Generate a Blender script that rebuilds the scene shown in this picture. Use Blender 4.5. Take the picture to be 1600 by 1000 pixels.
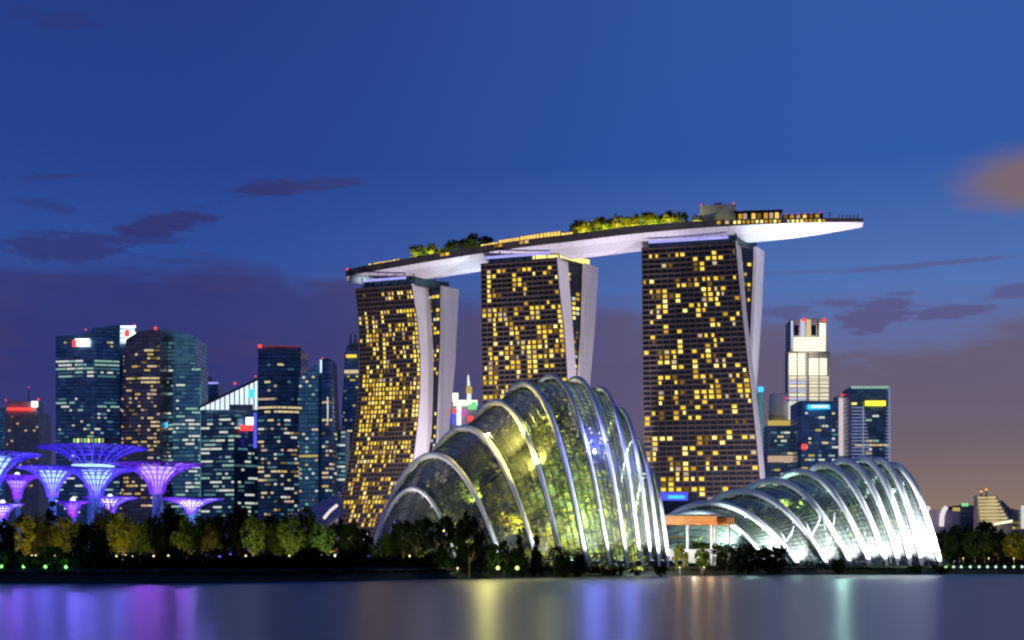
import bpy, bmesh, math, random
from mathutils import Vector, Matrix
for o in list(bpy.data.objects): bpy.data.objects.remove(o)
S = bpy.context.scene
COL = S.collection
F, HZ, CZ = 2186.0, 880.0, 4.0           # focal length and horizon in photo pixels, eye height in metres

# ------------------------------------------------------------------ camera
cd = bpy.data.cameras.new('camera'); cam = bpy.data.objects.new('camera', cd); COL.objects.link(cam)
cam.location = (0, 0, CZ); cam.rotation_euler = (math.radians(90), 0, 0)
cd.sensor_width = 36; cd.lens = 36*F/1600; cd.shift_y = (HZ-500)/1600
cd.clip_start = 0.5; cd.clip_end = 20000
S.camera = cam
S.view_settings.view_transform = 'Standard'; S.view_settings.look = 'None'
S.view_settings.exposure = 0; S.view_settings.gamma = 1
cy = S.cycles
cy.use_denoising = True; cy.max_bounces = 6; cy.diffuse_bounces = 2; cy.glossy_bounces = 3
cy.transparent_max_bounces = 24; cy.caustics_reflective = False; cy.caustics_refractive = False
cy.sample_clamp_indirect = 4; cy.filter_width = 2.2

def lin(r, g, b):
    def c(v):
        v /= 255.0
        return v/12.92 if v <= .04045 else ((v+.055)/1.055)**2.4
    return (c(r), c(g), c(b), 1)

# ------------------------------------------------------------------ node maths helper
class NT:
    def __init__(s, tree): s.t = tree; s.n = tree.nodes; s.l = tree.links
    def put(s, sock, v):
        if isinstance(v, bpy.types.NodeSocket): s.l.new(v, sock)
        else: sock.default_value = v
    def m(s, op, a, b=0.0, c=0.0, clamp=False):
        n = s.n.new('ShaderNodeMath'); n.operation = op; n.use_clamp = clamp
        s.put(n.inputs[0], a); s.put(n.inputs[1], b); s.put(n.inputs[2], c); return n.outputs[0]
    def mix(s, f, a, b, blend='MIX'):
        n = s.n.new('ShaderNodeMix'); n.data_type = 'RGBA'; n.blend_type = blend
        s.put(n.inputs[0], f); s.put(n.inputs[6], a); s.put(n.inputs[7], b); return n.outputs[2]
    def ramp(s, f, pts, interp='LINEAR'):
        n = s.n.new('ShaderNodeValToRGB'); r = n.color_ramp; r.interpolation = interp
        while len(r.elements) < len(pts): r.elements.new(0.5)
        for e, (p, c) in zip(r.elements, sorted(pts, key=lambda q: q[0])): e.position = p; e.color = c
        s.put(n.inputs[0], f); return n.outputs[0]
    def smooth(s, x, a, b):
        n = s.n.new('ShaderNodeMapRange'); n.interpolation_type = 'SMOOTHSTEP'
        s.put(n.inputs[0], x); s.put(n.inputs[1], a); s.put(n.inputs[2], b); return n.outputs[0]
    def noise(s, vec, scale, detail=4, rough=.55):
        n = s.n.new('ShaderNodeTexNoise'); s.put(n.inputs['Vector'], vec)
        n.inputs['Scale'].default_value = scale; n.inputs['Detail'].default_value = detail; n.inputs['Roughness'].default_value = rough
        return n.outputs[0]
    def mapping(s, vec, scale, loc=(0,0,0)):
        n = s.n.new('ShaderNodeMapping'); s.put(n.inputs[0], vec); n.inputs['Scale'].default_value = scale; n.inputs['Location'].default_value = loc
        return n.outputs[0]

# ------------------------------------------------------------------ dusk sky (a function of direction only)
world = bpy.data.worlds.new('World'); S.world = world; world.use_nodes = True
wt = world.node_tree; wt.nodes.clear(); k = NT(wt)
tc = k.n.new('ShaderNodeTexCoord').outputs['Generated']
sp = k.n.new('ShaderNodeSeparateXYZ'); k.l.new(tc, sp.inputs[0])
az = k.m('ARCTAN2', sp.outputs[0], sp.outputs[1]); el = k.m('ARCSINE', sp.outputs[2])
U = k.m('MULTIPLY', az, F/100); V = k.m('MULTIPLY', el, F/100)          # hundreds of photo pixels from the axis / above the horizon
def dirUV(px, py):
    x = (px-800)/F; return math.atan(x)*F/100, math.atan((HZ-py)/F/math.hypot(1, x))*F/100
vn = k.m('DIVIDE', V, 9.0, clamp=True)
def col(v, r, g, b): return (v/9.0, lin(r, g, b))
left = k.ramp(vn, [col(0, 104,84,102), col(.8, 88,74,106), col(2, 68,66,122), col(3.2, 60,66,130), col(4.6, 50,82,160), col(6, 40,70,148), col(9, 37,64,138)])
right = k.ramp(vn, [col(0, 158,128,104), col(.9, 142,120,108), col(2, 122,106,112), col(3, 108,110,148), col(4.2, 86,120,186), col(6, 52,92,170), col(9, 54,92,168)])
lr = k.smooth(U, -5.5, 6.0)
sky = k.mix(lr, left, right)
nv = k.mapping(tc, (1, 1, 3.2))
n1 = k.noise(nv, 9, 6, .6); n2 = k.noise(nv, 26, 5, .62)
nw = k.m('ADD', k.m('MULTIPLY', k.m('SUBTRACT', n1, .5), 1.0), k.m('MULTIPLY', k.m('SUBTRACT', n2, .5), .9))
# cloud bank whose upper edge follows the azimuth
fc = k.n.new('ShaderNodeFloatCurve'); cv = fc.mapping.curves[0]
edge = [(-40,395),(20,410),(420,404),(470,440),(545,425),(640,455),(730,468),(960,470),(1040,492),(1230,492),(1330,548),(1440,536),(1600,486),(1700,470)]
P = [((dirUV(x, y)[0]+10)/20, dirUV(x, y)[1]/9) for x, y in edge]
P = [(0, P[0][1])] + P + [(1, P[-1][1])]
while len(cv.points) < len(P): cv.points.new(.5, .5)
for q, (a, b) in zip(cv.points, P): q.location = (a, b); q.handle_type = 'AUTO_CLAMPED'
fc.mapping.update()
k.put(fc.inputs['Value'], k.m('DIVIDE', k.m('ADD', U, 10), 20, clamp=True))
ed = k.m('MULTIPLY', fc.outputs[0], 9)
dv = k.m('ADD', k.m('SUBTRACT', ed, V), k.m('MULTIPLY', k.m('ADD', nw, k.m('MULTIPLY', k.m('SUBTRACT', k.noise(k.mapping(tc, (1,1,5), (2,2,2)), 30, 6, .65), .5), 1.2)), .55))
bank = k.m('MULTIPLY', k.smooth(dv, -.14, .36), k.smooth(V, .6, 3.0))
bankc = k.mix(lr, k.mix(k.smooth(k.noise(k.mapping(tc, (1,1,2.2), (5,2,1)), 7, 5, .6), .45, .75), lin(52,58,120), lin(72,62,106)), lin(106,94,118))
n3 = k.noise(k.mapping(tc, (1,1,3.5), (3,1,2)), 14, 5)
sky = k.mix(k.m('MULTIPLY', bank, k.m('ADD', .6, k.m('MULTIPLY', n3, .45))), sky, bankc)
nsv = k.mapping(tc, (1, 1, 4.5), (1.3, .2, .4)); ns = k.m('ADD', k.m('SUBTRACT', k.noise(nsv, 30, 8, .68), .5), k.m('MULTIPLY', nw, .35))
# loose streaks of cloud
def streak(px, py, rx, ry, tilt, amt):
    u0, v0 = dirUV(px, py); du = k.m('SUBTRACT', U, u0); dw = k.m('SUBTRACT', V, v0); c, s_ = math.cos(tilt), math.sin(tilt)
    a = k.m('DIVIDE', k.m('ADD', k.m('MULTIPLY', du, c), k.m('MULTIPLY', dw, s_)), rx/100)
    b = k.m('DIVIDE', k.m('SUBTRACT', k.m('MULTIPLY', dw, c), k.m('MULTIPLY', du, s_)), ry/100)
    r = k.m('SQRT', k.m('ADD', k.m('MULTIPLY', a, a), k.m('MULTIPLY', b, b)))
    e = k.m('ADD', k.m('SUBTRACT', 1.0, r), k.m('MULTIPLY', ns, 2.9))
    return k.m('MULTIPLY', k.smooth(e, 0, .5), amt)
tot = None
for a in [(255,348,105,24,.22,.8),(120,382,120,26,.12,.65),(205,372,90,12,.08,.5),(455,294,105,13,.10,.75),(520,282,70,7,.1,.5),(90,276,90,7,.1,.45),(60,318,60,10,-.1,.4),
          (1365,492,62,22,.1,.75),(1310,474,50,8,-.1,.6),(1495,487,70,10,.09,.7),(1450,413,130,4.5,.03,.5),(1590,456,55,12,.1,.6),(1230,488,60,12,-.05,.6),(1410,458,24,4,0,.5),(1250,425,90,4,.02,.25),(100,30,60,20,.2,.35),(40,20,50,14,.1,.25)]:
    e = streak(*a); tot = e if tot is None else k.m('MAXIMUM', tot, e)
sky = k.mix(tot, sky, k.mix(lr, lin(52,52,108), lin(92,84,128)))
# one warm lit cloud at the right
def blob(px, py, rx, ry):
    u0, v0 = dirUV(px, py)
    a = k.m('DIVIDE', k.m('SUBTRACT', U, u0), rx/100); b = k.m('DIVIDE', k.m('SUBTRACT', V, v0), ry/100)
    r = k.m('SQRT', k.m('ADD', k.m('MULTIPLY', a, a), k.m('MULTIPLY', b, b)))
    return k.smooth(k.m('ADD', r, k.m('MULTIPLY', k.m('ADD', nw, ns), -.45)), 1.15, .3)
sky = k.mix(k.m('MULTIPLY', blob(1608, 278, 120, 54), .8), sky, lin(138,112,104))
# unseen low sky behind the viewer, brightened to add fill on the fronts
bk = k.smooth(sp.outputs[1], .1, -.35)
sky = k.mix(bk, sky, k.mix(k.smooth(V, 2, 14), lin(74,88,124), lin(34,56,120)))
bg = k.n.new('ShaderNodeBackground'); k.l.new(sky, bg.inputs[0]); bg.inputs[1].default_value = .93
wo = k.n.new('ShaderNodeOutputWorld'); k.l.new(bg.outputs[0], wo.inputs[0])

# ------------------------------------------------------------------ helpers
def W(px, py, Y): return Vector(((px-800)/F*Y, Y, CZ+(HZ-py)/F*Y))     # point at depth Y seen at (px, py)
def X(px, Y): return (px-800)/F*Y
def Z(py, Y): return CZ+(HZ-py)/F*Y
def interp(tab, y):
    if y <= tab[0][0]: return tab[0][1]
    for (a, b), (c, d) in zip(tab, tab[1:]):
        if y <= c: return b+(d-b)*(y-a)/(c-a)
    (a, b), (c, d) = tab[-2:]
    return d+(d-b)*(y-c)/(c-a)

class MB:
    def __init__(s): s.v = []; s.f = []; s.sm = False
    def quad(s, a, b, c, d):
        i = len(s.v); s.v += [Vector(a), Vector(b), Vector(c), Vector(d)]; s.f.append((i, i+1, i+2, i+3)); return s
    def poly(s, pts):
        i = len(s.v); s.v += [Vector(p) for p in pts]; s.f.append(tuple(range(i, i+len(pts)))); return s
    def box(s, x0, x1, y0, y1, z0, z1):
        i = len(s.v)
        s.v += [Vector(p) for p in ((x0,y0,z0),(x1,y0,z0),(x1,y1,z0),(x0,y1,z0),(x0,y0,z1),(x1,y0,z1),(x1,y1,z1),(x0,y1,z1))]
        for q in ((0,3,2,1),(4,5,6,7),(0,1,5,4),(1,2,6,5),(2,3,7,6),(3,0,4,7)): s.f.append(tuple(i+j for j in q))
        return s
    def bar(s, a, b, w, h=None, up=(0,0,1)):
        a, b = Vector(a), Vector(b); h = h or w; d = (b-a).normalized(); u = Vector(up)
        if abs(d.dot(u)) > .98: u = Vector((1,0,0))
        r = d.cross(u).normalized()*w/2; t = r.cross(d).normalized()*h/2; i = len(s.v)
        for p in (a, b): s.v += [p-r-t, p+r-t, p+r+t, p-r+t]
        for q in ((0,1,2,3),(7,6,5,4),(0,4,5,1),(1,5,6,2),(2,6,7,3),(3,7,4,0)): s.f.append(tuple(i+j for j in q))
        return s
    def tube(s, pts, rad, n=8, caps=True):
        pts = [Vector(p) for p in pts]; m = len(pts); i0 = len(s.v); s.sm = True
        pr = None
        for j, p in enumerate(pts):
            d = (pts[min(j+1, m-1)]-pts[max(j-1, 0)]).normalized()
            if pr is None:
                u = Vector((0,0,1)) if abs(d.z) < .9 else Vector((1,0,0)); pr = d.cross(u).normalized()
            else: pr = (pr-d*pr.dot(d)).normalized()
            q = d.cross(pr); R = rad(j/(m-1)) if callable(rad) else rad
            for a in range(n):
                t = 2*math.pi*a/n; s.v.append(p+pr*math.cos(t)*R+q*math.sin(t)*R)
        for j in range(m-1):
            for a in range(n):
                b = (a+1) % n; s.f.append((i0+j*n+a, i0+j*n+b, i0+(j+1)*n+b, i0+(j+1)*n+a))
        if caps:
            s.f.append(tuple(i0+a for a in range(n))[::-1]); s.f.append(tuple(i0+(m-1)*n+a for a in range(n)))
        return s
    def lathe(s, c, prof, n=20):                                          # prof: (radius, z) from bottom to top
        c = Vector(c); i0 = len(s.v); s.sm = True
        for r, z in prof:
            for a in range(n):
                t = 2*math.pi*a/n; s.v.append(c+Vector((r*math.cos(t), r*math.sin(t), z)))
        for j in range(len(prof)-1):
            for a in range(n):
                b = (a+1) % n; s.f.append((i0+j*n+a, i0+j*n+b, i0+(j+1)*n+b, i0+(j+1)*n+a))
        s.f.append(tuple(i0+a for a in range(n))[::-1]); s.f.append(tuple(i0+(len(prof)-1)*n+a for a in range(n)))
        return s
    def grid(s, rows, close=False):
        i0 = len(s.v); n = len(rows[0])
        for r in rows: s.v += [Vector(p) for p in r]
        for j in range(len(rows)-1):
            for a in range(n if close else n-1):
                b = (a+1) % n; s.f.append((i0+j*n+a, i0+j*n+b, i0+(j+1)*n+b, i0+(j+1)*n+a))
        return s
def world_loc(o):
    v = Vector((0,0,0))
    while o: v = v+o.location; o = o.parent
    return v
def obj(name, mb, m, parent=None, smooth=None):
    me = bpy.data.meshes.new(name); off = world_loc(parent) if parent else Vector((0,0,0))
    me.from_pydata([tuple(v-off) for v in mb.v], [], mb.f)
    if m: me.materials.append(m)
    if (mb.sm if smooth is None else smooth): me.polygons.foreach_set('use_smooth', [True]*len(me.polygons))
    me.update(); o = bpy.data.objects.new(name, me); COL.objects.link(o)
    if parent: o.parent = parent
    return o
def tag(o, label=None, cat=None, group=None, kind=None):
    if label: o['label'] = label
    if cat: o['category'] = cat
    if group: o['group'] = group
    if kind: o['kind'] = kind
    return o
def thing(name, label, cat, loc, group=None):
    o = bpy.data.objects.new(name, None); COL.objects.link(o); o.location = loc; o.empty_display_size = 1
    return tag(o, label, cat, group)
def lamp(kind, parent, loc, power, colour, radius=.4, aim=None, cone=60, blend=.6):
    l = bpy.data.lights.new('lamp_light', kind); l.energy = power; l.color = colour; l.shadow_soft_size = radius
    o = bpy.data.objects.new('lamp_light', l); COL.objects.link(o); loc = Vector(loc)
    if kind == 'SPOT':
        l.spot_size = math.radians(cone); l.spot_blend = blend
        o.rotation_euler = (Vector(aim)-loc).to_track_quat('-Z', 'Y').to_euler()
    if parent: o.parent = parent; loc = loc-world_loc(parent)
    o.location = loc
    return o

# ------------------------------------------------------------------ materials
def newmat(name):
    m = bpy.data.materials.new(name); m.use_nodes = True; m.node_tree.nodes.clear(); return m, NT(m.node_tree)
def finish(k, sh):
    o = k.n.new('ShaderNodeOutputMaterial'); k.l.new(sh, o.inputs[0])
def bsdf(k, base, rough=.5, metal=0.0, spec=.5, normal=None):
    b = k.n.new('ShaderNodeBsdfPrincipled'); k.put(b.inputs['Base Color'], base); k.put(b.inputs['Roughness'], rough)
    k.put(b.inputs['Metallic'], metal); k.put(b.inputs['Specular IOR Level'], spec)
    if normal is not None: k.l.new(normal, b.inputs['Normal'])
    return b.outputs[0]
def mat(name, c, rough=.5, metal=0.0, var=.25, scale=.2, spec=.5):
    m, k = newmat(name); t = k.n.new('ShaderNodeTexCoord').outputs['Object']
    n = k.noise(t, scale, 5); c = (*c[:3], 1); d = tuple(x*(1-var) for x in c[:3])+(1,); e = tuple(min(1, x*(1+var)) for x in c[:3])+(1,)
    finish(k, bsdf(k, k.ramp(n, [(.3, d), (.7, e)]), rough, metal, spec)); return m
def clad(name, c, rough, px_, pz_, dk=.22):
    m, k = newmat(name); t = k.n.new('ShaderNodeTexCoord').outputs['Object']; s = k.n.new('ShaderNodeSeparateXYZ'); k.l.new(t, s.inputs[0])
    a = k.m('LESS_THAN', k.m('FRACT', k.m('DIVIDE', s.outputs[0], px_)), .06); b = k.m('LESS_THAN', k.m('FRACT', k.m('DIVIDE', s.outputs[2], pz_)), .06)
    st = k.noise(k.mapping(t, (.5, .5, .04)), 1.0, 5); w = k.m('ADD', k.m('MULTIPLY', k.m('MAXIMUM', a, b), dk), k.m('MULTIPLY', k.m('SUBTRACT', st, .4), .5), clamp=True)
    finish(k, bsdf(k, k.mix(w, (*c, 1), tuple(x*.35 for x in c)+(1,)), rough)); return m
def emit(name, c, s, var=.35, scale=.6, sample=False):
    m, k = newmat(name); t = k.n.new('ShaderNodeTexCoord').outputs['Object']
    e = k.n.new('ShaderNodeEmission'); e.inputs[0].default_value = (*c[:3], 1)
    n = k.noise(t, scale, 3); k.put(e.inputs[1], k.m('MULTIPLY', k.m('ADD', 1-var, k.m('MULTIPLY', n, 2*var)), s))
    finish(k, e.outputs[0])
    m.cycles.emission_sampling = 'AUTO' if sample else 'NONE'
    return m
def glassy(name, base, fh=3.5, cw=2.7, line=.35, rough=.22, metal=.75):   # coated curtain wall with floor and mullion lines
    m, k = newmat(name); t = k.n.new('ShaderNodeTexCoord').outputs['Object']
    s = k.n.new('ShaderNodeSeparateXYZ'); k.l.new(t, s.inputs[0])
    fz = k.m('FRACT', k.m('DIVIDE', s.outputs[2], fh)); fx = k.m('FRACT', k.m('DIVIDE', k.m('ADD', s.outputs[0], k.m('MULTIPLY', s.outputs[1], .61)), cw))
    ln = k.m('MAXIMUM', k.m('LESS_THAN', fz, .24), k.m('MULTIPLY', k.m('LESS_THAN', fx, .14), .6))
    cell = k.n.new('ShaderNodeTexWhiteNoise'); cb = k.n.new('ShaderNodeCombineXYZ')
    k.put(cb.inputs[0], k.m('FLOOR', k.m('DIVIDE', k.m('ADD', s.outputs[0], k.m('MULTIPLY', s.outputs[1], .61)), cw*2))); k.put(cb.inputs[2], k.m('FLOOR', k.m('DIVIDE', s.outputs[2], fh)))
    k.l.new(cb.outputs[0], cell.inputs[0])
    base = (*base[:3], 1); a = k.mix(cell.outputs[0], tuple(x*.6 for x in base[:3])+(1,), tuple(min(1, x*1.3) for x in base[:3])+(1,))
    c = k.mix(k.m('MULTIPLY', ln, line), a, (.02, .022, .03, 1))
    finish(k, bsdf(k, c, k.m('ADD', rough, k.m('MULTIPLY', ln, .3)), metal)); return m

M = {}
M['glass_navy'] = glassy('navy curtain wall', (.18, .34, .52))
M['glass_teal'] = glassy('teal curtain wall', (.40, .88, .92))
M['glass_blue'] = glassy('blue curtain wall', (.3, .6, .8))
M['glass_brown'] = glassy('brown curtain wall', (.30, .24, .30))
M['glass_dark'] = glassy('dark curtain wall', (.14, .25, .36))
M['stone_tan'] = mat('tan stone cladding', (.86, .68, .56), .7)
M['stone_grey'] = mat('grey stone cladding', (.38, .38, .42), .7)
M['stone_pale'] = mat('pale stone cladding', (.62, .58, .60), .7)
M['metal_dark'] = mat('dark painted metal', (.05, .05, .06), .5, .3)
M['metal_teal'] = mat('dark teal crown glass', (.05, .11, .13), .3, .5)
M['white_paint'] = mat('white painted steel', (.78, .78, .78), .45, 0, .06, .15)
M['fin_white'] = clad('pale end wall cladding', (.74, .70, .73), .6, 50, 6.1)
M['hull'] = clad('pale hull cladding', (.74, .72, .77), .5, 7.0, 50, .3)
M['fascia'] = mat('dark bronze fascia', (.10, .08, .075), .6, .2)
M['slab'] = mat('bronze balcony slab', (.10, .068, .052), .6, .1)
M['tower_glass'] = mat('dark navy window glass', (.03, .035, .06), .15, .4)
M['roof_purple'] = mat('ribbed metal roof', (.62, .50, .60), .6, .1)
M['orange_roof'] = mat('orange timber roof', (.42, .14, .035), .6)
M['bark'] = mat('bark', (.12, .08, .05), .85, 0, .4, 3)
M['soil'] = mat('dark grass bank', (.010, .013, .007), .95, 0, .5, .3)
M['mound'] = mat('planted rock', (.10, .13, .05), .9, 0, .5, .3)
M['steel_violet'] = mat('violet painted steel rods', (.30, .10, .62), .4, .2)
M['steel_blue'] = mat('blue light tinted steel rods', (.20, .12, .75), .4, .2)  # violet steel with the blue lighting put into its base colour
M['cane'] = mat('dark teal planted trunk', (.05, .16, .15), .9, 0, .6, 1.2)
def leafmat(name, a, b):
    m, k = newmat(name); t = k.n.new('ShaderNodeTexCoord').outputs['Object']
    n = k.noise(t, .35, 6, .7); r = k.ramp(n, [(.35, (*a, 1)), (.68, (*b, 1))])
    d = k.n.new('ShaderNodeBsdfDiffuse'); k.l.new(r, d.inputs[0]); tr = k.n.new('ShaderNodeBsdfTranslucent'); k.l.new(r, tr.inputs[0])
    x = k.n.new('ShaderNodeMixShader'); x.inputs[0].default_value = .35; k.l.new(d.outputs[0], x.inputs[1]); k.l.new(tr.outputs[0], x.inputs[2])
    finish(k, x.outputs[0]); return m
M['leaf_green'] = leafmat('green leaves', (.018, .034, .006), (.055, .075, .010))
M['leaf_dark'] = leafmat('dark green leaves', (.007, .013, .006), (.02, .03, .012))
M['leaf_olive'] = leafmat('olive leaves', (.035, .04, .006), (.10, .09, .012))
M['leaf_inside'] = leafmat('conservatory leaves', (.03, .075, .02), (.26, .20, .02))
WARM = [emit('lit window warm yellow', (1, .68, .06), 1.25, .65, .9), emit('lit window pale yellow', (1, .80, .20), 1.5, .65, .9), emit('lit window amber', (.85, .47, .03), .7, .65, .9), emit('lit window dim amber', (.42, .25, .03), .42), emit('lit window gold', (1, .64, .04), 1.05, .65, .9)]
OFFICE = [emit('lit office mint', (.50, .88, .74), .5), emit('lit office white', (.85, .90, .80), .75), emit('lit office dim teal', (.14, .42, .48), .45), emit('lit office faint blue', (.10, .24, .34), .4)]
OFFWARM = [emit('lit office cream', (1, .78, .42), .7), emit('lit office yellow', (.9, .66, .14), .6), emit('lit office dim ochre', (.40, .28, .10), .4), emit('lit office peach', (.9, .60, .42), .6)]
E_WHITE = emit('white sign light', (.85, .95, 1), 2.2, .1); E_COOL = emit('cool white light', (.7, .85, 1), 1.2, .3, .15)
E_RED = emit('red beacon', (1, .06, .05), 1.6, .1); E_BLUE = emit('blue light strip', (.10, .12, 1), 1.0, .2); E_VIOLET = emit('violet light strip', (.42, .40, 1), 1.0, .35, .1)
E_CYAN = emit('cyan sign light', (.05, .55, 1), 1.5, .3); E_YEL = emit('yellow sign light', (1, .85, .05), 1.5, .2); E_GREEN = emit('green light', (.25, .9, .35), .9, .3)
E_LAMP = emit('warm lamp globe', (1, .82, .40), 1.8, .1); E_FLOOD = emit('floodlight lens', (.92, .95, 1), 8, .05)
E_GOLD = emit('golden terrace light', (1, .62, .14), 1.15, .6, .35); E_CREAM = emit('cream emissive glow', (1, .94, .66), 1.5, .35, .05)  # cream also carries the pale tower's floodlighting as its own glow
E_CORE = {'b': emit('cool funnel glow', (.40, .66, 1), 1.5, .5, .9), 'p': emit('lilac funnel glow', (.66, .48, 1), 1.2, .5, .9), 'w': emit('white funnel glow', (.75, .8, 1), 1.9, .5, .9)}  # floodlighting of the cores put into the funnels' own emission
E_SPIRE = emit('lit spire', (.8, .9, .85), 1.1, .3)

rnd = random.Random(7)
def ordinal(i): return ['first','second','third','fourth','fifth','sixth','seventh','eighth','ninth','tenth','eleventh','twelfth','thirteenth','fourteenth'][i]

# ------------------------------------------------------------------ ground and water
shore = [(-2200, 300), (-700, 285), (-120, 276), (-62, 280), (-38, 312), (0, 397), (63, 455), (157, 512), (240, 500), (420, 470), (2200, 520)]
rows = [[(x, y, -2.0) for x, y in shore], [(x, y+1, .15) for x, y in shore], [(x, y+7, 2.1) for x, y in shore], [(x, y+13, 3.0) for x, y in shore],
        [(x, y+22, 3.3) for x, y in shore], [(x*1.3, 760, 3.3) for x, y in shore], [(x*3, 6000, 3.3) for x, y in shore], [(x*6, 14000, 3.3) for x, y in shore]]
tag(obj('ground', MB().grid(rows), M['soil']), kind='structure')
m, k = newmat('calm bay water')
t = k.n.new('ShaderNodeTexCoord').outputs['Object']
h = k.m('ADD', k.noise(k.mapping(t, (.006, .5, 1)), 1.0, 4, .6), k.m('MULTIPLY', k.noise(k.mapping(t, (.03, 1.6, 1)), 1.0, 3), .35))
bp = k.n.new('ShaderNodeBump'); bp.inputs['Strength'].default_value = 1; bp.inputs['Distance'].default_value = .09; k.l.new(h, bp.inputs['Height'])
finish(k, bsdf(k, (.010, .024, .085, 1), .28, 0, .7, bp.outputs[0])); M['water'] = m
tag(obj('water', MB().quad((-2600, -300, 0), (2600, -300, 0), (2600, 640, 0), (-2600, 640, 0)), M['water']), kind='structure')

# ------------------------------------------------------------------ windows: the hundred largest are parts, the rest one part
def add_windows(parent, quads):                                           # quads: (four points, material)
    def area(q): return ((q[1]-q[0]).cross(q[3]-q[0])).length
    quads = sorted(quads, key=lambda q: -area(q[0]))
    for q, m_ in quads[:100]: obj('window', MB().quad(*q), m_, parent)
    if len(quads) > 100:
        mb = MB(); mats = []; idx = []
        for q, m_ in quads[100:]:
            mb.quad(*q)
            if m_ not in mats: mats.append(m_)
            idx.append(mats.index(m_))
        o = obj('small_windows', mb, None, parent); tag(o, kind='stuff')
        for m_ in mats: o.data.materials.append(m_)
        o.data.polygons.foreach_set('material_index', idx)

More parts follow.
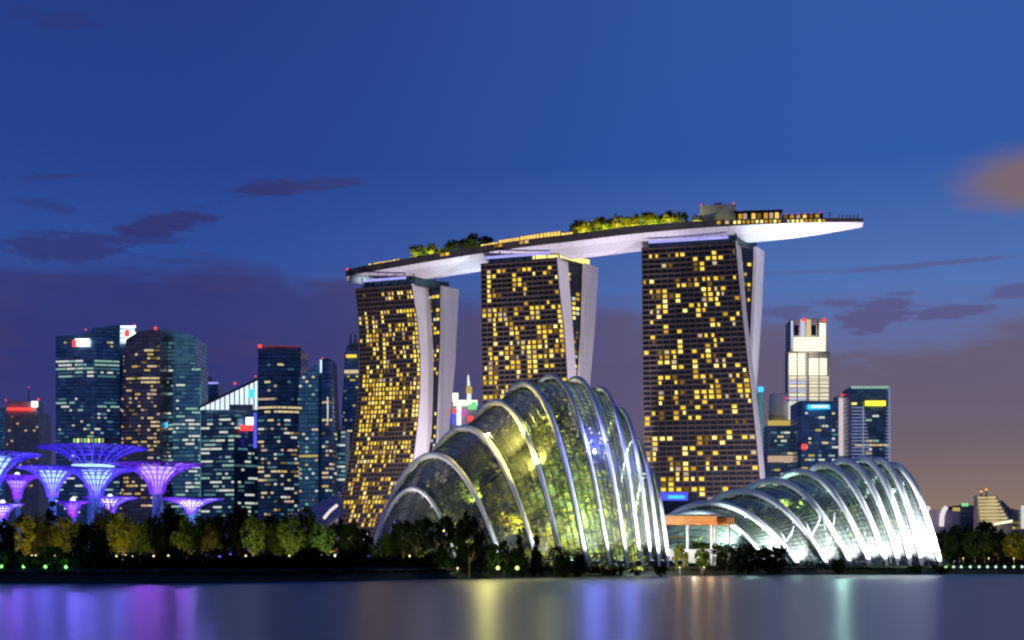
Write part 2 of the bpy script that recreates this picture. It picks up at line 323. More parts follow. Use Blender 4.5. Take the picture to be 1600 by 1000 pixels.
# ------------------------------------------------------------------ the three hotel towers
def tower(label, zt, YL, YR, YE, tabs, flare, cols, litp, seed, floor_h=3.05, rows_on=(), dark_rows=()):
    r = random.Random(seed)
    def pt(tab, Y0, z, fl=1.0):
        Y = Y0-flare*fl*max(0, (zt-z)/zt)**2; y = HZ-(z-CZ)*F/Y
        return Vector((X(interp(tab, y), Y), Y, z))
    eL, a1, b1, c2, d2 = tabs
    base = pt(a1, YR, 3.3); t = thing('hotel_tower', label, 'hotel tower', (base.x-15, base.y+10, 3.3), 'hotel towers under the sky deck')
    zs = [3.3+(zt-3.3)*i/40 for i in range(41)]
    wall_d = 13.0
    Yb, Yc = YR+wall_d, YE-wall_d
    A = [pt(eL, YL, z) for z in zs]; B = [pt(a1, YR, z) for z in zs]; B2 = [pt(b1, Yb, z) for z in zs]; C2 = [pt(c2, Yc, z, .25) for z in zs]; D = [pt(d2, YE, z, .25) for z in zs]
    mb = MB().grid([[p, q] for p, q in zip(A, B)]); obj('facade_glass', mb, M['tower_glass'], t)
    n = (B[40]-A[40]).cross(Vector((0,0,1))).normalized()                  # outward from the window front
    if n.y > 0: n = -n
    def fp(u, z, out=0.0):
        i = min(39.999, max(0, (z-3.3)/(zt-3.3)*40)); j = int(i); g = i-j
        p = A[j].lerp(A[j+1], g); q = B[j].lerp(B[j+1], g); return p.lerp(q, u)+n*out
    nf = int((zt-3.3)/floor_h); mb = MB()
    for i in range(nf+1):
        z = 3.3+i*floor_h
        z = min(z, zt-.6)
        for u0, u1 in ((0, .5), (.5, 1)):
            P0, P1 = fp(u0, z, .9), fp(u1, z, .9); Q0, Q1 = fp(u0, z, .03), fp(u1, z, .03); h = Vector((0, 0, .85))
            mb.quad(P0, P1, P1+h, P0+h).quad(P0+h, P1+h, Q1+h, Q0+h).quad(Q0, Q1, P1, P0)
    zz = [3.3+(zt-3.3)*i/16 for i in range(17)]
    for c in range(cols+1):
        u = c/cols; w = .14
        for z0, z1 in zip(zz, zz[1:]):
            p, q = fp(u, z0, .55), fp(u, z1, .55); d = (B[20]-A[20]).normalized()*w
            mb.quad(p-d, p+d, q+d, q-d).quad(p-d, q-d, q-d-n*.5, p-d-n*.5).quad(p+d-n*.5, q+d-n*.5, q+d, p+d)
    obj('balcony_front', mb, M['slab'], t)
    quads = []; prev = [False]*cols
    bias = [r.uniform(.65, 1.35) for _ in range(cols)]
    for i in range(nf-1):
        z = 3.3+i*floor_h; rb = r.uniform(.6, 1.4); cur = []; ypx = HZ-(z-CZ)*F/((YL+YR)/2)
        ro = any(abs(ypx-y) < 5 for y in rows_on); rd = any(abs(ypx-y) < 6 for y in dark_rows)
        for c in range(cols):
            p = litp*bias[c]*rb*(1.55 if prev[c] else .82)
            if cur and cur[-1]: p *= 1.25
            if ro: p = .8
            if rd: p = .04
            if c == 0: p *= .35
            on = r.random() < p; cur.append(on)
            if on:
                u0, u1 = (c+.18)/cols, (c+.82)/cols
                if r.random() < .3: u0, u1 = (u0, u0+.40/cols) if r.random() < .5 else (u1-.38/cols, u1)
                z0, z1 = z+.86, z+floor_h-.05
                quads.append(((fp(u0, z0, .12), fp(u1, z0, .12), fp(u1, z1, .12), fp(u0, z1, .12)), r.choices(WARM+[OFFWARM[0], OFFWARM[3]], (32, 16, 18, 16, 22, 6, 4))[0]))
        prev = cur
    # end walls (pale blades) with real thickness
    en = (D[40]-B[40]).cross(Vector((0,0,1))).normalized(); en = en if en.x > 0 else -en
    def blade(name, P_, Q_, top):
        lift = Vector((0, 0, top)); P_ = list(P_); Q_ = list(Q_); P_.append(P_[-1]+lift); Q_.append(Q_[-1]+lift)
        i_ = [p-en*1.6 for p in P_]; j_ = [q-en*1.6 for q in Q_]
        o = [p+en*.5 for p in P_]; u = [q+en*.5 for q in Q_]
        rows_ = [[a, b, c, d] for a, b, c, d in zip(o, u, j_, i_)]
        m_ = MB().grid(rows_, close=True); m_.poly(rows_[-1]); obj(name, m_, M['fin_white'], t)
    blade('end_wall', B, B2, .8); blade('end_wall', C2, D, .8)
    # atrium glazing between the blades
    G0 = [p-en*2.5 for p in B2]; G1 = [p-en*2.5 for p in C2]
    obj('atrium_glass', MB().grid([[p, q] for p, q in zip(G0, G1)]), M['tower_glass'], t)
    for i in range(10, nf-1):
        z = 3.3+i*floor_h; f_ = (z-3.3)/(zt-3.3)*40; j = min(39, int(f_)); g = f_-j
        p = G0[j].lerp(G0[j+1], g); q = G1[j].lerp(G1[j+1], g)
        if (q-p).dot(D[j]-B[j]) <= .6: continue
        for u0, u1 in ((.06, .32), (.38, .62), (.68, .94)):
            if r.random() < (.42 if u0 > .5 else .3):
                h = Vector((0, 0, floor_h*.62)); a_, b_ = p.lerp(q, u0)+en*.15, p.lerp(q, u1)+en*.15
                quads.append(((a_, b_, b_+h, a_+h), r.choice(WARM+[OFFICE[1]])))
    add_windows(t, quads)
    # rear walls, far end and roof close the block
    L2 = [p+(d-b) for p, d, b in zip(A, D, B)]
    mb = MB().grid([[a, b] for a, b in zip(D, L2)]).grid([[a, b] for a, b in zip(L2, A)]); obj('rear_wall', mb, M['slab'], t)
    obj('roof', MB().quad(A[-1], B[-1], D[-1], L2[-1]), M['metal_dark'], t)
    # set-back crown under the hull, its posts, and the light line
    i0 = A[-1].lerp(B[-1], .06)+(D[-1]-B[-1])*.10; i1 = B[-1]+(D[-1]-B[-1])*.10-(B[-1]-A[-1])*.02; i2 = i1+(D[-1]-B[-1])*.72; i3 = i0+(D[-1]-B[-1])*.72
    ctop = 5.0; h = Vector((0, 0, ctop)); mb = MB()
    for p, q in ((i0, i1), (i1, i2), (i2, i3), (i3, i0)): mb.quad(p, q, q+h, p+h)
    obj('crown', mb, M['metal_teal'], t)
    for i in range(7):
        p = i0.lerp(i1, i/6)+n*1.2; obj('crown_post', MB().bar(p, p+h*1.5+n*1.5, .7), M['metal_teal'], t)
    v0 = B2[-1]+en*.2; mb = MB().bar(v0, v0+Vector((-5, 2, 9)), .8).bar(v0, v0+Vector((5, 6, 9)), .8); obj('raking_strut', mb, M['white_paint'], t)
    return t, A, B, B2, C2, D, i0, i1, i2, n, en

T1 = tower('hotel tower furthest left under the sky deck, its window front flaring out at the foot', 190, 950, 935, 955,
  ([(440,553),(458,557),(520,562),(580,562),(644,558),(700,550),(760,538),(800,527),(840,515)],
   [(444,643),(500,652),(560,657),(620,656),(668,652),(716,646),(760,636),(810,622),(850,610)],
   [(444,668),(500,674),(560,677),(620,676),(676,674),(716,668),(760,660),(810,648),(850,636)],
   [(444,690),(520,690),(600,687),(676,684),(880,676)], [(444,717),(500,714),(580,710),(620,706),(664,702),(880,690)]), 14, 18, .36, 11,
   rows_on=(622, 708, 725), dark_rows=(690, 480))
T2 = tower('hotel tower in the middle, directly behind the tall glass dome', 194, 887, 871, 903,
  ([(400,751),(415,752),(615,754),(880,756)], [(405,870),(444,873),(510,881),(580,886),(700,890),(880,894)],
   [(405,886),(418,887),(510,894),(580,899),(700,903),(880,907)], [(405,914),(420,913),(510,910),(590,905),(880,895)], [(405,935),(420,934),(510,929),(590,922),(880,908)]), 6, 15, .40, 23,
   rows_on=(418, 560), dark_rows=(478,))
T3 = tower('nearest hotel tower, right of the tall glass dome and above the low dome', 194, 842, 827, 856,
  ([(380,1003),(387,1003),(770,1007),(880,1008)], [(378,1149),(390,1150),(493,1160),(575,1170),(677,1181),(730,1186),(880,1198)],
   [(378,1156),(390,1157),(493,1166),(575,1176),(677,1188),(730,1193),(880,1206)], [(380,1181),(395,1181),(452,1179),(546,1175),(880,1160)], [(380,1193),(396,1193),(472,1190),(554,1185),(583,1183),(880,1168)]), 8, 15, .285, 5,
   rows_on=(690,), dark_rows=(680, 436))

# ------------------------------------------------------------------ the sky deck: a long boat-shaped hull over the towers
fe = [(530,421),(551,418.5),(600,410),(650,401),(700,393),(750,384.5),(800,377),(850,370.5),(900,365),(950,358),(1000,352),(1050,348),(1100,345),(1150,342.5),(1200,341),(1250,340),(1300,339),(1348,338.5),(1372,338.5)]
ZD = 206.0
def front(px):
    y = interp(fe, px); Y = (ZD-CZ)*F/(HZ-y); return Vector((X(px, Y), Y, 0))
xs = [535+(1351-535)*i/70 for i in range(71)]
fr = [front(x) for x in xs]
for _ in range(6): fr = [fr[0]]+[(a+b*2+c)/4 for a, b, c in zip(fr, fr[1:], fr[2:])]+[fr[-1]]
HW = 18.5
def nrm(i):
    d = fr[min(i+3, 70)]-fr[max(i-3, 0)]; return Vector((-d.y, d.x, 0)).normalized()
def halfw(i):
    s = i/70
    a = 1-max(0, (.06-s)/.06)**2.2*.75; b = 1-max(0, (s-.74)/.26)**2.3*.84
    return HW*a*b
def depth(i):
    s = i/70; return 1-max(0, (s-.72)/.28)**2*.62-max(0, (.06-s)/.06)**2*.45
ctr = [fr[i]+nrm(i)*(HW*.25+halfw(i)*.75) for i in range(71)]
sd = thing('sky_deck', 'long boat shaped roof deck spanning the three hotel towers, its pale underside floodlit', 'roof deck', (ctr[35].x, ctr[35].y, 196))
hull = []; fas = []; deck = []
for i in range(71):
    w, d, n_ = halfw(i), depth(i), nrm(i); c = ctr[i]; zb = ZD-4.6+2.4*max(0, (i/70-.6)/.4)
    row = []
    for j in range(17):
        u = -1+j/8; row.append(c+n_*(u*w*.985)+Vector((0, 0, zb-6.0*d*(1-abs(u)**1.7)**.9)))
    hull.append(row)
    fas.append([c-n_*w*.985+Vector((0,0,zb)), c-n_*w*1.0+Vector((0,0,zb+.2)), c-n_*w+Vector((0,0,ZD)), c-n_*(w-.5)+Vector((0,0,ZD)), c-n_*(w-.5)+Vector((0,0,ZD-1.2)),
                c+n_*(w-.5)+Vector((0,0,ZD-1.2)), c+n_*(w-.5)+Vector((0,0,ZD)), c+n_*w+Vector((0,0,ZD)), c+n_*w+Vector((0,0,zb+.2)), c+n_*w*.985+Vector((0,0,zb))])
    deck.append([c-n_*(w-.5)+Vector((0,0,ZD-1.0)), c+n_*(w-.5)+Vector((0,0,ZD-1.0))])
hm = MB().grid(hull); hm.sm = True; hm.poly(hull[0]); hm.poly(hull[-1][::-1]); obj('hull', hm, M['hull'], sd)
fm = MB().grid(fas); fm.poly(fas[0][:5]+fas[0][5:]); fm.poly(fas[-1]); obj('fascia', fm, M['fascia'], sd)
obj('deck', MB().grid(deck), M['metal_dark'], sd)
def deckpt(px, v, z=0.0):                                                # v: 0 front edge .. 1 back edge
    s = (px-535)/(1351-535)*70; i = max(0, min(69, int(s))); g = s-i
    c = ctr[i].lerp(ctr[i+1], g); n_ = nrm(i); w = halfw(i)
    return c+n_*((v*2-1)*(w-1))+Vector((0, 0, ZD-1.0+z))
def roofbox(name, p0, p1, v0, v1, z0, z1, m_):
    a, b, c, d = deckpt(p0, v0, z0), deckpt(p1, v0, z0), deckpt(p1, v1, z0), deckpt(p0, v1, z0); h = Vector((0, 0, z1-z0)); mb = MB()
    for p, q in ((a, b), (b, c), (c, d), (d, a)): mb.quad(p, q, q+h, p+h)
    mb.quad(a+h, b+h, c+h, d+h); return obj(name, mb, m_, sd)
# lift core, pavilions, lit terraces
core = roofbox('lift_core', 1090, 1149, .35, .75, 0, 13.5, M['stone_grey']); roofbox('core_top', 1113, 1126, .45, .65, 13.5, 15.6, M['stone_grey'])
for px_ in (1092, 1146): p = deckpt(px_, .4, 13.5); obj('beacon', MB().lathe(p, [(.5, 0), (.6, .6), (.3, 1.2)], 8), E_RED, sd)
for px_ in (650, 657): p = deckpt(px_, .7, 9.0); obj('beacon', MB().lathe(p, [(.6, 0), (.7, .8), (.3, 1.4)], 8), E_RED, sd)
roofbox('beacon_shed', 643, 662, .6, .8, 0, 9, M['metal_dark'])
for px_ in (1143, 1105): pass
roofbox('restaurant', 1150, 1222, .35, .8, 0, 8.0, M['metal_dark']); roofbox('restaurant_roof', 1146, 1226, .28, .85, 8.0, 8.6, M['fascia'])
roofbox('restaurant', 1226, 1290, .35, .8, 0, 5.8, M['metal_dark'])
q = [1154, 1162, 1176, 1185, 1196, 1205, 1214, 1228, 1238, 1248, 1258, 1268, 1278]
for i, px_ in enumerate(q): roofbox('terrace_window', px_, px_+6, .33, .345, 3.2, 7.2 if px_ < 1222 else 5.2, [WARM[2], OFFWARM[3], E_GOLD, WARM[3]][i % 4])
for px_ in (1222, 1232, 1242, 1252, 1262, 1272, 1286): p = deckpt(px_, .4, 5.8); obj('beacon', MB().lathe(p, [(.25, 0), (.35, .5), (.2, .9)], 8), E_RED, sd)
px_ = 1146
fz = Vector((0, 0, 1))
def fascia_light(p0, p1, zlo, zhi, m_, name='fascia_window'):
    mb = MB(); steps = max(1, int((p1-p0)/12))
    for i in range(steps):
        a, b = [front_edge(p0+(p1-p0)*(i+g)/steps) for g in (0, 1)]
        mb.quad(a+fz*(zlo-ZD), b+fz*(zlo-ZD), b+fz*(zhi-ZD), a+fz*(zhi-ZD))
    obj(name, mb, m_, sd)
def front_edge(px):
    s = (px-535)/(1351-535)*70; i = max(0, min(69, int(s))); g = s-i
    return (ctr[i]-nrm(i)*(halfw(i)+.12)).lerp(ctr[i+1]-nrm(i+1)*(halfw(i+1)+.12), g)+Vector((0, 0, ZD))
for px_ in list(range(1146, 1290, 7)):
    if rnd.random() < .9: fascia_light(px_, px_+4.2, ZD-2.6, ZD-.9, [WARM[1], OFFWARM[0], WARM[2]][rnd.randrange(3)])
for px_, m_ in ((688, WARM[2]), (696, WARM[4]), (772, WARM[3]), (779, WARM[2]), (812, WARM[2]), (820, OFFWARM[0]), (1120, WARM[2]), (1133, OFFWARM[0])): fascia_light(px_, px_+6, ZD-2.4, ZD-.6, m_)
for p0, p1, z0, z1 in ((562, 582, .8, 3.4), (583, 610, .8, 3.2), (738, 766, .8, 3.4), (767, 800, 1.2, 4.4), (801, 832, 1.2, 4.8), (833, 866, 1.2, 5.0), (867, 884, .8, 3.6)):
    z1 += 1.0
    o = roofbox('terrace_bar', p0, p1, .25, .7, 0, z1+.35, M['fascia'])
    n_ = int((p1-p0)/5)
    for i in range(n_):
        a = p0+(p1-p0)*(i+.08)/n_; b = p0+(p1-p0)*(i+.86)/n_
        roofbox('terrace_window', a, b, .235, .245, z0, z1, E_GOLD if 766 < p0 < 866 else [WARM[1], E_GOLD, WARM[0]][i % 3])
# slim mast and rail posts at the tip
p = deckpt(1302, .5); obj('mast', MB().bar(p, p+fz*7, .35).bar(p+fz*6.2-Vector((1.8,0,0)), p+fz*6.2+Vector((1.8,0,0)), .3).bar(p+fz*5-Vector((1.1,0,0)), p+fz*5+Vector((1.1,0,0)), .3), M['white_paint'], sd)
for px_ in range(1312, 1348, 6): p = front_edge(px_); obj('rail_post', MB().bar(p, p+fz*2.0, .5), M['metal_dark'], sd)
p = front_edge(538.0); obj('beacon', MB().lathe(p-fz*.5, [(.6, 0), (.8, .8), (.3, 1.5)], 8), E_RED, sd)
# violet light line along the hull over each tower's window front, and hull floodlights standing on the tower tops
def light_line(A, B, m_, ext0=0.0, ext1=1.0, zo=4.6, off=4.0, n=None):
    a, b = A[-1].lerp(B[-1], ext0), A[-1].lerp(B[-1], ext1); u = n*off+Vector((0, 0, zo))
    obj('light_line', MB().bar(a+u, b+u, 1.0, 1.5), m_, sd)
for T, e0, zo_ in ((T1, .22, 4.6), (T2, .08, 2.8), (T3, .08, 2.4)): light_line(T[1], T[2], E_VIOLET, e0, .93, zo_, 2.6, T[9])
for e_, zt_ in ((T2, 194),):
    a, b = e_[7], e_[8]; obj('lit_soffit', MB().quad(a+Vector((.3,-.3,1)), b+Vector((.3,-.3,1)), b+Vector((.3,-.3,4.5)), a+Vector((.3,-.3,4.5))), WARM[1], e_[0])
    c0 = e_[6].lerp(e_[7], .62); obj('lit_soffit', MB().quad(c0+e_[9]*.3+fz*1.2, e_[7]+e_[9]*.3+fz*1.2, e_[7]+e_[9]*.3+fz*4.2, c0+e_[9]*.3+fz*4.2), WARM[1], e_[0])
def hull_flood(px, dy, z, aim_px, aim_dy, aim_z, power, colour, cone=70):
    c = ctr[int(max(0, min(70, (px-535)/816*70)))]; g = ctr[int(max(0, min(70, (aim_px-535)/816*70)))]
    loc = Vector((c.x, c.y+dy, z)); lamp('SPOT', sd, loc, power, colour, 1.0, (g.x, g.y+aim_dy, aim_z), cone, .8)
CW = (.66, .84, 1.0); LV = (.82, .72, 1.0)
hull_flood(558, -12, 186, 566, 0, 200, 9e3, CW, 110)

# floodlights for the pale end walls stand on the ground to the right of each tower
def floodlight(loc, aim, power, colour, label, cone=50, lens=None, group='floodlights at the feet of the arches', radius=.6, blend=.7):
    t = thing('floodlight', label, 'floodlight', loc, group); loc = Vector(loc); d = (Vector(aim)-loc).normalized(); h = loc+Vector((0,0,1.0))
    obj('stand', MB().bar(loc, h, .25).bar(loc-Vector((.6,0,0)), loc+Vector((.6,0,0)), .3), M['metal_dark'], t)
    obj('housing', MB().bar(h-d*.5, h+d*.4, 1.1, .9), M['metal_dark'], t); obj('lens', MB().bar(h+d*.41, h+d*.47, .95, .75), lens or E_FLOOD, t)
    if power: lamp('SPOT', t, h+d*.7, power, colour, radius, h+d*20, cone, blend)
    return t
for T, nm, pw in ((T1, 'left', 2.3e5), (T2, 'middle', 2.3e5), (T3, 'right', 2.3e5)):
    m_ = (T[2][0]+T[5][0])/2; en = T[10]; p = m_+Vector((25,-125,0)); p.z = 3.3
    floodlight(p, (m_.x, m_.y, 105), pw*5.2, (1.0, .88, .98), f'ground floodlight aimed at the pale end walls of the {nm} hotel tower', 95, group='floodlights of the hotel towers', radius=2)

for px_, y0, aim, cone_, pw, cl, nm in ((688, 0, 700, 17, 8e5, CW, 'first'), (742, 870, 728, 14, 7e5, CW, 'second'), (945, 800, 940, 17, 7.5e5, LV, 'third'), (985, 790, 985, 15, 6e5, LV, 'fourth'), (1225, 775, 1215, 22, 2.2e6, CW, 'fifth'), (1275, 775, 1290, 22, 2.4e6, LV, 'sixth')):  # ground spots added to brighten the hull underside evenly
    g = deckpt(aim, .45); p = Vector((g.x, g.y+(14 if aim < 1100 else 4), 3.3))
    floodlight(p, (g.x, g.y, 197), pw, cl, f'{nm} added upward floodlight from the left below the sky deck', cone_, group='added floodlights below the sky deck', radius=3, blend=.9)

# ------------------------------------------------------------------ foliage: unique meshes shared by many trees
def leaf_quad(mb, c, s, r):
    a = Vector((r.gauss(0,1), r.gauss(0,1), r.gauss(0,.7))).normalized(); b = a.cross(Vector((r.gauss(0,1), r.gauss(0,1), r.gauss(0,1)))).normalized()
    mb.quad(c-a*s-b*s*.5, c+a*s-b*s*.5, c+a*s*.8+b*s*.5, c-a*s*.8+b*s*.5)
def crown_mesh(seed, H, R, base, n_cl, per, leaf, shape='round'):
    r = random.Random(seed); mb = MB(); tr = MB(); ends = []
    for _ in range(n_cl):
        for _t in range(60):
            x, y, z = r.uniform(-1, 1), r.uniform(-1, 1), r.uniform(-1, 1)
            if shape == 'cone':
                z01 = (z+1)/2
                if math.hypot(x, y) < (1-z01)**.8+.06 : break
            elif .25 < x*x+y*y+z*z < 1: break
        c = Vector((x*R, y*R, base+(H-base)*(z+1)/2)); ends.append(c)
        cr = R*r.uniform(.20, .36)
        for _l in range(per):
            d = Vector((r.gauss(0,1), r.gauss(0,1), r.gauss(0,.8))); d = d.normalized()*cr*r.random()**.45
            leaf_quad(mb, c+d, leaf*r.uniform(.6, 1.3), r)
    tr.tube([(0,0,-.3), (r.uniform(-.2,.2), r.uniform(-.2,.2), base*.6), (r.uniform(-.4,.4), r.uniform(-.4,.4), base+(H-base)*.45)], lambda s: H*.022*(1-.6*s), 7)
    for e in ends[:9]: tr.tube([(0, 0, base*.7+r.random()*(H-base)*.2), e*.55+Vector((0,0,base*.25)), e], lambda s: H*.010*(1-.75*s), 5)
    return mb, tr
def palm_mesh(seed, H):
    r = random.Random(seed); mb = MB(); tr = MB()
    tr.tube([(0,0,-.3), (.15,0,H*.4), (.3,.1,H*.8)], lambda s: .28*(1-.4*s), 7); top = Vector((.3,.1,H*.8))
    for i in range(22):
        a = r.uniform(0, 6.28); L = H*r.uniform(.28, .38); lift = r.uniform(-.1, .9)
        prev = None
        for j in range(8):
            s = j/7; p = top+Vector((math.cos(a)*L*s, math.sin(a)*L*s, L*(lift*s-.95*s*s)))
            if prev is not None:
                sd_ = Vector((-math.sin(a), math.cos(a), 0))*L*.13*(1-s*.7)
                mb.quad(prev-sd_-fz*.25*s*2, prev, p, p-sd_-fz*.25*s*2).quad(prev, prev+sd_-fz*.25*s*2, p+sd_-fz*.25*s*2, p)
            prev = p
    return mb, tr
PROTO = {}
def proto(key, mbs, leaf):
    res = []
    for nm, mb, m_ in (('crown', mbs[0], M[leaf]), ('trunk', mbs[1], M['bark'])):
        me = bpy.data.meshes.new(nm); me.from_pydata([tuple(v) for v in mb.v], [], mb.f); me.materials.append(m_); me.update(); res.append((nm, me))
    PROTO[key] = res
for i, lf in enumerate(('leaf_green', 'leaf_olive', 'leaf_dark', 'leaf_inside')):
    for j in range(3): proto(f'broad{i}{j}', crown_mesh(40+i*7+j, 10, 4.0+.5*j, 2.6, 46, 42, .38), lf)
    proto(f'tall{i}', crown_mesh(70+i, 10, 2.6, 1.8, 44, 40, .36), lf)
    proto(f'bush{i}', crown_mesh(90+i, 10, 6.5, .6, 50, 40, .5), lf)
proto('cone2', crown_mesh(80, 10, 2.2, .8, 60, 36, .32, 'cone'), 'leaf_dark'); proto('palm2', palm_mesh(5, 10), 'leaf_dark'); proto('palm0', palm_mesh(6, 10), 'leaf_green'); proto('palm1', palm_mesh(8, 10), 'leaf_olive')
def tree(key, loc, H, label, cat='tree', group=None, wide=1.0, name=None):
    kind = {'broad': 'broadleaf_tree', 'tall': 'slender_tree', 'bush': 'shrub', 'cone': 'conifer_tree', 'palm': 'palm_tree'}[key.rstrip('0123456789')]
    t = thing(name or kind, label, cat, loc, group); t.rotation_euler = (0, 0, rnd.uniform(0, 6.28)); s = H/10; t.scale = (s*wide, s*wide, s)
    for nm, me in PROTO[key]:
        o = bpy.data.objects.new(nm, me); COL.objects.link(o); o.parent = t
    return t

# ------------------------------------------------------------------ the two glass conservatories
def conservatory(label, ribs, YFs, YBs, rad, glass, sub, endL, endR, bars_mat, rr_=1.0):
    n = len(ribs); R = []
    for i, (fx, ax, ay) in enumerate(ribs):
        YF, YB = interp(YFs, i), interp(YBs, i); Fp = Vector((X(fx, YF), YF, 3.2)); Ym = (YF+YB)/2
        Bp = Vector((2*X(ax, Ym)-Fp.x, YB, 3.2)); R.append((Fp, Bp, Z(ay, Ym)))
    t = thing('glass_conservatory', label, 'conservatory', ((R[n//2][0].x+R[n//2][1].x)/2, (R[n//2][0].y+R[n//2][1].y)/2, 3.2))
    def arch(Fp, Bp, za, m, inset):
        out = []
        for j in range(m+1):
            u = -1+2*j/m; s = (u+1)/2
            lift = 1-abs(u)**2.05
            p = Fp.lerp(Bp, s); p.z = 3.2+(za-3.2)*lift
            if inset:
                mid = Fp.lerp(Bp, .5); q = Vector((mid.x, mid.y, 3.2)); d = (p-q); L = max(1e-3, d.length); p = q+d*max(0, (L-inset)/L); p.z = max(3.2, p.z)
            out.append(p)
        return out
    # glass skin lofted just inside the arches
    ends = [(R[0][0]+(R[0][0]-R[1][0])*endL[0], R[0][1]+(R[0][1]-R[1][1])*endL[0], endL[1])] + R + [(R[-1][0]+(R[-1][0]-R[-2][0])*endR[0], R[-1][1]+(R[-1][1]-R[-2][1])*endR[0], endR[1])]
    mA = 64; cur = [arch(a, b, c, mA, rad*2.1) for a, b, c in ends]; skin = []
    for i in range(len(cur)-1):
        p0, p1, p2, p3 = cur[max(0, i-1)], cur[i], cur[i+1], cur[min(len(cur)-1, i+2)]
        for q in range(sub):
            g = q/sub; row = []
            for a, b, c, d in zip(p0, p1, p2, p3): row.append(.5*((2*b)+(-a+c)*g+(2*a-5*b+4*c-d)*g*g+(-a+3*b-3*c+d)*g**3))
            skin.append(row)
    skin.append(cur[-1])
    gm = MB().grid(skin); go = obj('glass_skin', gm, glass, t, smooth=True); pa = go.data.attributes.new('pane', 'FLOAT', 'FACE'); rp = random.Random(n); pa.data.foreach_set('value', [min(1, max(0, rp.gauss(.6, .3))) for _ in go.data.polygons])
    bars = MB()
    for i, row in enumerate(skin): bars.tube(row[::2], .15 if i % sub else .2, 4, False)
    for j in range(0, mA+1, 1): bars.tube([r_[j] for r_ in skin], .13, 4, False)
    obj('glazing_bars', bars, bars_mat, t, smooth=False)
    rr = []
    for i, (Fp, Bp, za) in enumerate(R):
        m_ = 40; pts = arch(Fp, Bp, za, m_, 0); inn = arch(Fp, Bp, za, m_, rad*2.1); mb = MB().tube(pts, lambda s, r0=rad*(.72 if i == 0 else 1 if i < 5 else rr_): r0*(.8+.5*math.sin(math.pi*s)), 10)
        for j in range(3, m_-2, 4): mb.bar(pts[j], inn[j], .3)
        obj('arch', mb, M['white_paint'], t); rr.append(pts)
    return t, R, rr, skin
def glassmat(name, tint, milky, gloss, rough=.08):
    m, k = newmat(name); t = k.n.new('ShaderNodeTexCoord').outputs['Object']
    at = k.n.new('ShaderNodeAttribute'); at.attribute_name = 'pane'; n = at.outputs['Fac']; tr = k.n.new('ShaderNodeBsdfTransparent'); k.put(tr.inputs[0], k.mix(n, tuple(x*.42 for x in tint)+(1,), tuple(tint)+(1,)))
    gl = k.n.new('ShaderNodeBsdfGlossy'); gl.inputs[0].default_value = (.9, .95, 1, 1); gl.inputs[1].default_value = rough
    df = k.n.new('ShaderNodeBsdfDiffuse'); df.inputs[0].default_value = (.72, .8, .8, 1)
    fr_ = k.n.new('ShaderNodeLayerWeight'); fr_.inputs[0].default_value = .25
    a = k.n.new('ShaderNodeMixShader'); k.put(a.inputs[0], k.m('ADD', k.m('MULTIPLY', k.m('ADD', .35, k.m('MULTIPLY', n, 1.3)), gloss), k.m('MULTIPLY', fr_.outputs['Fresnel'], .35), clamp=True)); k.l.new(tr.outputs[0], a.inputs[1]); k.l.new(gl.outputs[0], a.inputs[2])
    b = k.n.new('ShaderNodeMixShader'); b.inputs[0].default_value = milky; k.l.new(a.outputs[0], b.inputs[1]); k.l.new(df.outputs[0], b.inputs[2])
    finish(k, b.outputs[0]); return m
GA = glassmat('green tinted conservatory glass', (.92, .96, .74), .065, .08); GB = glassmat('teal tinted conservatory glass', (.80, .96, .92), .19, .07)
M['bars'] = mat('glazing bar steel', (.06, .065, .05), .5, .2)
ribsA = [(716,644,764),(786,674,711),(842,722,669),(880,772,629),(918,814,600),(954,856,588),(981,897,591),(1002,936,607),(1018,968,640),(1031,992,686),(1045,1013,735)]
DA, RA, rrA, skA = conservatory('tall glass dome with white arches, glowing yellow green inside', ribsA, [(0,425),(1,415),(3,402),(5,395),(10,392)], [(0,455),(1,468),(4,474),(7,470),(10,446)], .76, GA, 4, (.55, 9), (.3, 14), M['bars'], .70)
ribsB = [(1202,1086,800),(1249,1106,786),(1294,1156,768),(1330,1203,751),(1360,1246,737),(1386,1285,727),(1406,1315,720),(1424,1344,717),(1442,1369,719),(1470,1392,727)]
DB, RB, rrB, skB = conservatory('long low glass dome with glowing white arches beside the water', ribsB, [(0,505),(2,492),(5,484),(9,480)], [(0,550),(2,562),(5,566),(9,545)], .94, GB, 4, (.4, 14), (.12, 22), M['bars'])
# planting inside
def mound(label, c, R, H, seed, leafn, leafs, m_leaf, name='planted_mountain'):
    r = random.Random(seed); t = thing(name, label, 'indoor planting', c); c = Vector(c); rows_ = []
    for j in range(9):
        s = j/8; rows_.append([c+Vector((math.cos(a*.524)*R*(1-s)**.7*r.uniform(.8, 1.1)+.01, math.sin(a*.524)*R*.8*(1-s)**.7*r.uniform(.8, 1.1)+.01, H*s)) for a in range(12)])
    mb = MB().grid(rows_, close=True); obj('rock', mb, M['mound'], t)
    lf = MB()
    for _ in range(leafn//14):
        s = r.random()**1.3; a = r.uniform(0, 6.28); q = c+Vector((math.cos(a)*R*(1-s)**.7*1.02, math.sin(a)*R*.82*(1-s)**.7, H*s)); cl = r.uniform(.8, 2.4)
        for _l in range(14): leaf_quad(lf, q+Vector((r.gauss(0, cl), r.gauss(0, cl), r.gauss(0, cl*.7))), leafs*r.uniform(.5, 1.5), r)
    obj('foliage', lf, m_leaf, t); return t
cA = (RA[5][0]+RA[5][1])/2
mound('tall planted rock with yellow green foliage inside the tall dome', (cA.x-1, cA.y+4, 3.2), 29, 49, 3, 12000, .65, M['leaf_inside'])
c3 = (RA[3][0]+RA[3][1])/2; mound('dense green planted rock behind the third and fourth arches of the tall dome', (c3.x-1, c3.y+12, 3.2), 25, 42, 17, 9000, .65, M['leaf_inside'])
